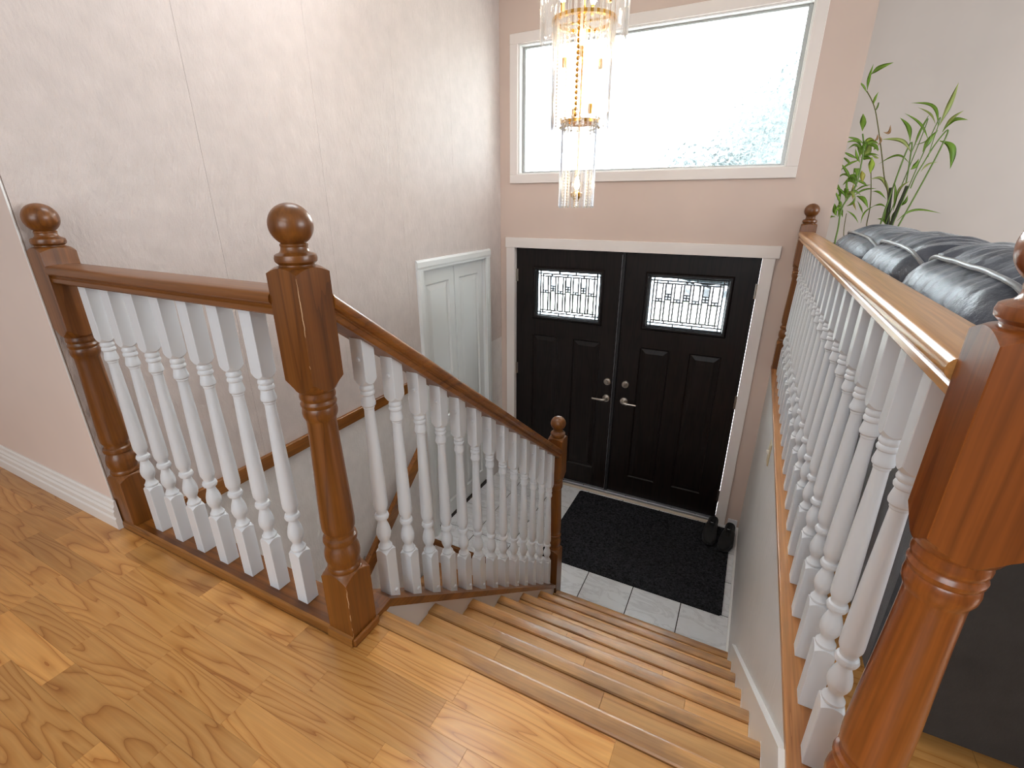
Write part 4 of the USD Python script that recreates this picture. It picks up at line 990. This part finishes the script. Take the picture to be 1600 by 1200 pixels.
LEAVES=[([1.022,2.969,1.708],[1.021,3.015,1.775],[1.031,3.037,1.859],0.0131,0),([1.017,2.924,1.781],[1.044,2.864,1.799],[1.105,2.842,1.817],0.0213,0),([1.018,2.926,1.687],[0.982,2.87,1.718],[0.951,2.842,1.739],0.0098,0),([1.068,2.934,1.621],[1.064,2.896,1.654],[1.073,2.891,1.681],0.0114,0),([1.083,2.922,1.579],[1.077,2.857,1.599],[1.075,2.795,1.61],0.0213,0),([1.046,2.967,1.483],[1.043,3.008,1.534],[1.039,3.056,1.592],0.0262,0),([1.071,2.936,1.402],[1.012,2.903,1.432],[0.959,2.876,1.444],0.0114,0),([1.06,2.924,1.381],[1.001,2.863,1.419],[0.953,2.856,1.408],0.0114,0),([1.057,2.945,1.32],[1.007,2.932,1.342],[0.958,2.907,1.365],0.0114,0),([1.024,2.973,1.286],[1.003,3.026,1.323],[0.972,3.049,1.347],0.0114,0),([1.094,2.961,1.315],[1.103,2.987,1.369],[1.11,3.023,1.421],0.0278,2),([1.126,2.942,1.328],[1.13,2.922,1.285],[1.13,2.885,1.231],0.0262,1),([1.127,2.969,1.341],[1.156,3.015,1.332],[1.183,3.059,1.329],0.0114,1),([1.09,2.94,1.251],[1.097,2.916,1.217],[1.109,2.932,1.183],0.0229,3),([1.044,2.942,1.198],[1.007,2.925,1.247],[0.964,2.927,1.301],0.0131,0),([1.072,2.944,1.315],[1.008,2.93,1.29],[0.967,2.93,1.248],0.0098,0),([1.071,2.971,1.183],[1.0,3.019,1.235],[0.977,3.055,1.207],0.0098,0),([1.014,2.97,1.084],[1.0,3.017,1.141],[0.972,3.043,1.198],0.0114,0),([1.016,2.926,1.05],[0.986,2.871,1.094],[0.953,2.843,1.137],0.0114,0),([1.009,2.94,0.98],[0.989,2.917,1.016],[0.977,2.883,1.056],0.0229,0),([1.008,2.958,0.97],[0.979,2.977,0.97],[0.967,2.978,0.925],0.0114,0),([1.065,2.966,1.172],[1.078,3.005,1.128],[1.089,3.012,1.078],0.018,3),([1.088,2.973,1.078],[1.105,3.025,1.044],[1.125,3.026,1.01],0.0098,3),([1.093,2.929,1.1],[1.124,2.88,1.083],[1.162,2.861,1.026],0.0196,0),([1.077,2.927,1.127],[1.106,2.872,1.155],[1.145,2.817,1.164],0.0074,0),([1.082,2.962,1.1],[1.128,2.992,1.136],[1.203,3.014,1.147],0.009,0),([1.06,2.948,1.011],[1.096,2.945,0.989],[1.142,2.944,0.933],0.0074,0),([1.154,2.942,0.933],[1.161,2.924,1.006],[1.204,2.901,1.045],0.0074,0),([1.198,2.932,1.041],[1.228,2.891,1.048],[1.251,2.849,1.031],0.0098,0),([1.153,2.967,1.202],[1.206,3.006,1.208],[1.282,2.998,1.094],0.0163,2),([1.168,2.923,1.126],[1.199,2.86,1.119],[1.24,2.848,1.08],0.0106,0),([1.29,2.949,0.927],[1.268,2.948,0.957],[1.24,2.972,0.961],0.0106,0),([1.296,2.962,0.923],[1.287,2.991,0.984],[1.286,3.011,1.072],0.0278,0),([1.324,2.971,0.92],[1.337,3.019,0.984],[1.364,3.046,1.056],0.0213,0),([1.31,2.944,1.012],[1.297,2.929,1.104],[1.274,2.928,1.183],0.0123,0),([1.311,2.941,1.072],[1.315,2.921,1.156],[1.344,2.894,1.183],0.0114,2),([1.326,2.952,1.289],[1.266,2.957,1.334],[1.178,2.99,1.29],0.009,0),([1.318,2.938,1.346],[1.26,2.911,1.406],[1.147,2.892,1.422],0.0163,2),([1.302,2.953,1.408],[1.278,2.959,1.484],[1.224,2.973,1.545],0.018,0),([1.388,2.954,1.416],[1.335,2.962,1.498],[1.239,2.954,1.565],0.0106,0),([1.42,2.971,1.491],[1.373,3.019,1.606],[1.271,3.029,1.628],0.0139,0),([1.403,2.963,1.5],[1.375,2.993,1.554],[1.309,3.021,1.601],0.0082,2),([1.332,2.968,1.368],[1.35,3.009,1.475],[1.372,3.007,1.561],0.0098,0),([1.423,2.955,1.489],[1.444,2.966,1.593],[1.465,2.997,1.713],0.0196,2),([1.443,2.938,1.452],[1.468,2.909,1.506],[1.532,2.885,1.501],0.018,0),([1.445,2.929,1.468],[1.461,2.881,1.519],[1.5,2.877,1.55],0.0131,2),([1.378,2.953,1.349],[1.392,2.959,1.404],[1.426,2.964,1.466],0.0213,0),([1.345,2.961,1.252],[1.367,2.986,1.276],[1.373,2.975,1.313],0.0196,0),([1.443,2.939,1.404],[1.485,2.915,1.38],[1.526,2.919,1.248],0.0278,0),([1.327,2.925,1.389],[1.347,2.868,1.39],[1.36,2.816,1.402],0.0074,0),([1.401,2.973,1.239],[1.438,3.028,1.282],[1.492,3.068,1.298],0.0082,2),([1.349,2.974,0.949],[1.422,3.029,1.012],[1.576,3.035,0.996],0.0098,0),([1.159,2.97,1.47],[1.192,3.017,1.469],[1.201,3.072,1.52],0.0131,4),([1.069,2.929,1.298],[1.035,2.881,1.337],[1.018,2.852,1.376],0.0131,0),([1.091,2.968,1.331],[1.075,3.01,1.388],[1.086,3.017,1.44],0.0147,0),([1.129,2.962,1.371],[1.142,2.992,1.383],[1.166,3.018,1.374],0.0131,0),([1.118,2.966,1.423],[1.138,3.003,1.436],[1.139,3.036,1.47],0.0098,4),([1.156,2.968,0.994],[1.137,3.009,1.039],[1.115,3.016,1.073],0.0082,0),([1.054,2.946,1.106],[1.027,2.938,1.161],[1.022,2.917,1.214],0.0098,0),([1.053,2.94,1.039],[1.08,2.916,1.061],[1.085,2.917,1.105],0.0114,0),([1.141,2.949,1.39],[1.153,2.947,1.419],[1.137,2.947,1.451],0.0082,4),([1.338,2.944,1.039],[1.354,2.931,1.061],[1.362,2.942,1.103],0.0131,0),([1.068,2.947,1.349],[1.046,2.941,1.388],[1.038,2.966,1.397],0.0137,0),([1.067,2.937,1.328],[1.112,2.906,1.342],[1.153,2.885,1.333],0.0115,0),([1.065,2.952,1.324],[1.034,2.956,1.396],[1.019,2.943,1.391],0.0125,0),([1.086,2.968,1.313],[1.071,3.012,1.378],[1.077,3.034,1.339],0.0107,2),([1.066,2.95,1.344],[1.052,2.951,1.397],[1.054,2.971,1.393],0.0191,2),([1.071,2.942,1.32],[1.098,2.923,1.323],[1.123,2.905,1.314],0.0173,0),([1.065,2.922,1.346],[1.053,2.855,1.399],[1.056,2.818,1.388],0.0178,0),([1.084,2.945,1.18],[1.04,2.932,1.221],[1.021,2.953,1.194],0.0167,0),([1.068,2.954,1.198],[1.109,2.964,1.184],[1.145,2.96,1.157],0.0125,0),([1.074,2.963,1.199],[1.077,2.993,1.26],[1.094,3.035,1.253],0.018,0),([1.078,2.961,1.203],[1.057,2.986,1.264],[1.059,2.999,1.22],0.0127,0),([1.088,2.955,1.157],[1.037,2.965,1.199],[1.008,2.97,1.167],0.0192,0),([1.067,2.953,1.174],[1.052,2.959,1.226],[1.055,2.936,1.184],0.0183,0),([1.043,2.97,1.093],[1.032,3.016,1.141],[1.029,3.017,1.129],0.0192,0),([1.041,2.927,1.08],[1.052,2.874,1.122],[1.073,2.816,1.084],0.0196,2),([1.04,2.941,1.089],[0.981,2.922,1.146],[0.943,2.915,1.154],0.0104,0),([1.05,2.954,1.07],[1.08,2.962,1.13],[1.122,2.979,1.106],0.013,0),([1.052,2.949,1.077],[1.01,2.947,1.125],[0.991,2.917,1.076],0.0145,0),([1.037,2.933,1.075],[1.032,2.894,1.132],[1.047,2.887,1.104],0.014,0),([1.012,2.931,1.008],[1.013,2.887,1.047],[1.024,2.889,1.045],0.0121,0),([1.031,2.924,0.99],[0.997,2.865,1.025],[0.985,2.817,0.977],0.0138,0),([1.022,2.967,0.972],[1.033,3.008,1.013],[1.058,3.04,0.967],0.0189,0),([1.031,2.953,1.004],[1.011,2.96,1.063],[1.008,2.972,1.048],0.0119,0),([1.083,2.929,1.362],[1.064,2.881,1.409],[1.057,2.832,1.4],0.016,0),([1.078,2.942,1.358],[1.019,2.925,1.402],[0.982,2.892,1.374],0.0104,0),([1.081,2.958,1.388],[1.115,2.978,1.419],[1.147,2.964,1.404],0.0176,0),([1.085,2.94,1.401],[1.114,2.916,1.394],[1.141,2.872,1.355],0.0175,0),([1.079,2.968,1.375],[1.104,3.008,1.437],[1.132,3.011,1.427],0.0186,1)]
pl = thing('bamboo_plant', 'leafy lucky bamboo with thin canes standing behind the far end of the sofa', 'plant', (1.17, 2.95, 0))
obj('plant_pot', lathe([(0, 0.0005), (.12, .0005), (.135, .05), (.165, .76), (.172, .80), (.158, .80), (.150, .75), (0, .75)], 36).translate([1.17, 2.95, 0]), 'planter', pl, label='tall dark planter')
obj('soil', lathe([(0, .7505), (.149, .7505), (.149, .765), (0, .77)], 28).translate([1.17, 2.95, 0]), 'soil', pl)
for pts, r, k in STEMS:
    P = np.array(pts)
    end = P[-1].copy(); foot = np.array([1.17 + (end[0] - 1.17) * .55, 2.95 + (end[1] - 2.95) * .55, .755])
    P = np.vstack([P, foot])
    sp = spline(P[::-1], 40)
    kk = np.linspace(0, 1, 40)
    rad = r * (1.0 - (.25 if r < .008 else .0) * kk) * (1 + .10 * np.maximum(0, np.cos(kk * 40 * .8)) ** 12)
    obj('cane', tube(sp, rad, 9), {'y': 'stalk_tan', 'g': 'stalk_green', 'd': 'stalk_dark'}[k], pl, smooth=40)
for b, mdl, t, w, k in LEAVES:
    sp = spline([b, mdl, t], 13)
    ax = np.gradient(sp, axis=0); ax /= np.linalg.norm(ax, axis=1, keepdims=True)
    side = np.cross(ax, np.array([0.15, -1.0, 0.25])); side /= np.linalg.norm(side, axis=1, keepdims=True)
    nn2 = np.cross(side, ax)
    kk = np.linspace(0, 1, 13)
    wid = w * np.interp(kk, [0, .12, .3, .45, .7, .9, 1], [.12, .30, .8, 1.0, .72, .26, .02]) * .72
    th = .0009
    L_, R2, M1, M2 = sp + side * wid[:, None] + nn2 * (wid * .25)[:, None], sp - side * wid[:, None] + nn2 * (wid * .25)[:, None], sp - nn2 * th, sp + nn2 * th
    ring = np.stack([L_, M1, R2, M2], 1)
    v, f = grid_mesh(np.concatenate([ring, ring[:, :1]], 1))
    m = trimesh.Trimesh(v, np.vstack([f[:, [0, 1, 2]], f[:, [0, 2, 3]]]), process=True); m.merge_vertices(); m.fix_normals()
    obj('leaf', m, ('leaf_green', 'leaf_lime', 'leaf_pale', 'leaf_yellow', 'leaf_dry')[k], pl, smooth=True)

# ================================================================ OUTSIDE, seen blurred through the glass
og = thing('ground', 'pale driveway and lawn outside the front doors, seen through the leaded glass', 'ground', (0, 12, -1.6), kind='structure')
obj('lawn', box(-40, 40, 26.0, 60, -1.9, -1.6), 'lawn_grass', og, smooth=False)
obj('driveway', box(-40, 40, 2.7, 26.0, -1.9, -1.6), 'asphalt', og, smooth=False)
hg = thing('tree', 'pale hazy tree outside, seen through the hammered window glass', 'tree', (3.0, 14, -1.6))
ico = trimesh.creation.icosphere(4, 1.0)
obj('trunk', tube(spline([(2.9, 14, -1.62), (3.0, 14.05, 0), (3.05, 14, 2.5)], 12), np.linspace(.22, .14, 12), 12), 'stalk_tan', hg, smooth=True)
for k, (x, z, rx, rz) in enumerate(((3.4, 3.4, 2.9, 2.9), (1.0, 2.4, 2.2, 2.4), (-1.4, 1.2, 2.2, 1.7), (5.6, 2.6, 2.6, 3.6), (-3.6, .4, 1.8, 1.4), (.2, .3, 3.4, 1.8))):
    v = ico.vertices * np.array([rx, 1.4, rz]) * (0.70 + .5 * meshkit.fbm(ico.vertices * 3 + k * 7, 4)[:, None]) + np.array([x, 14 + .3 * k, z])
    # leaves standing off the crown
    pick = v[rng.integers(0, len(v), 1500)] + rng.normal(0, .10, (1500, 3))
    a_ = rng.normal(0, 1, (1500, 3)); a_ /= np.linalg.norm(a_, axis=1, keepdims=True)
    b_ = np.cross(a_, rng.normal(0, 1, (1500, 3))); b_ /= np.linalg.norm(b_, axis=1, keepdims=True)
    lv_ = np.stack([pick - a_ * .12, pick + b_ * .06, pick + a_ * .12, pick - b_ * .06], 1).reshape(-1, 3)
    lf_ = (np.arange(1500)[:, None] * 4 + np.array([[0, 1, 2, 3]]))
    obj('leaves', (lv_, lf_), 'hedge_leaf', hg, smooth=False, kind='stuff')
    obj('foliage', (v, ico.faces), 'hedge_leaf', hg, smooth=True)
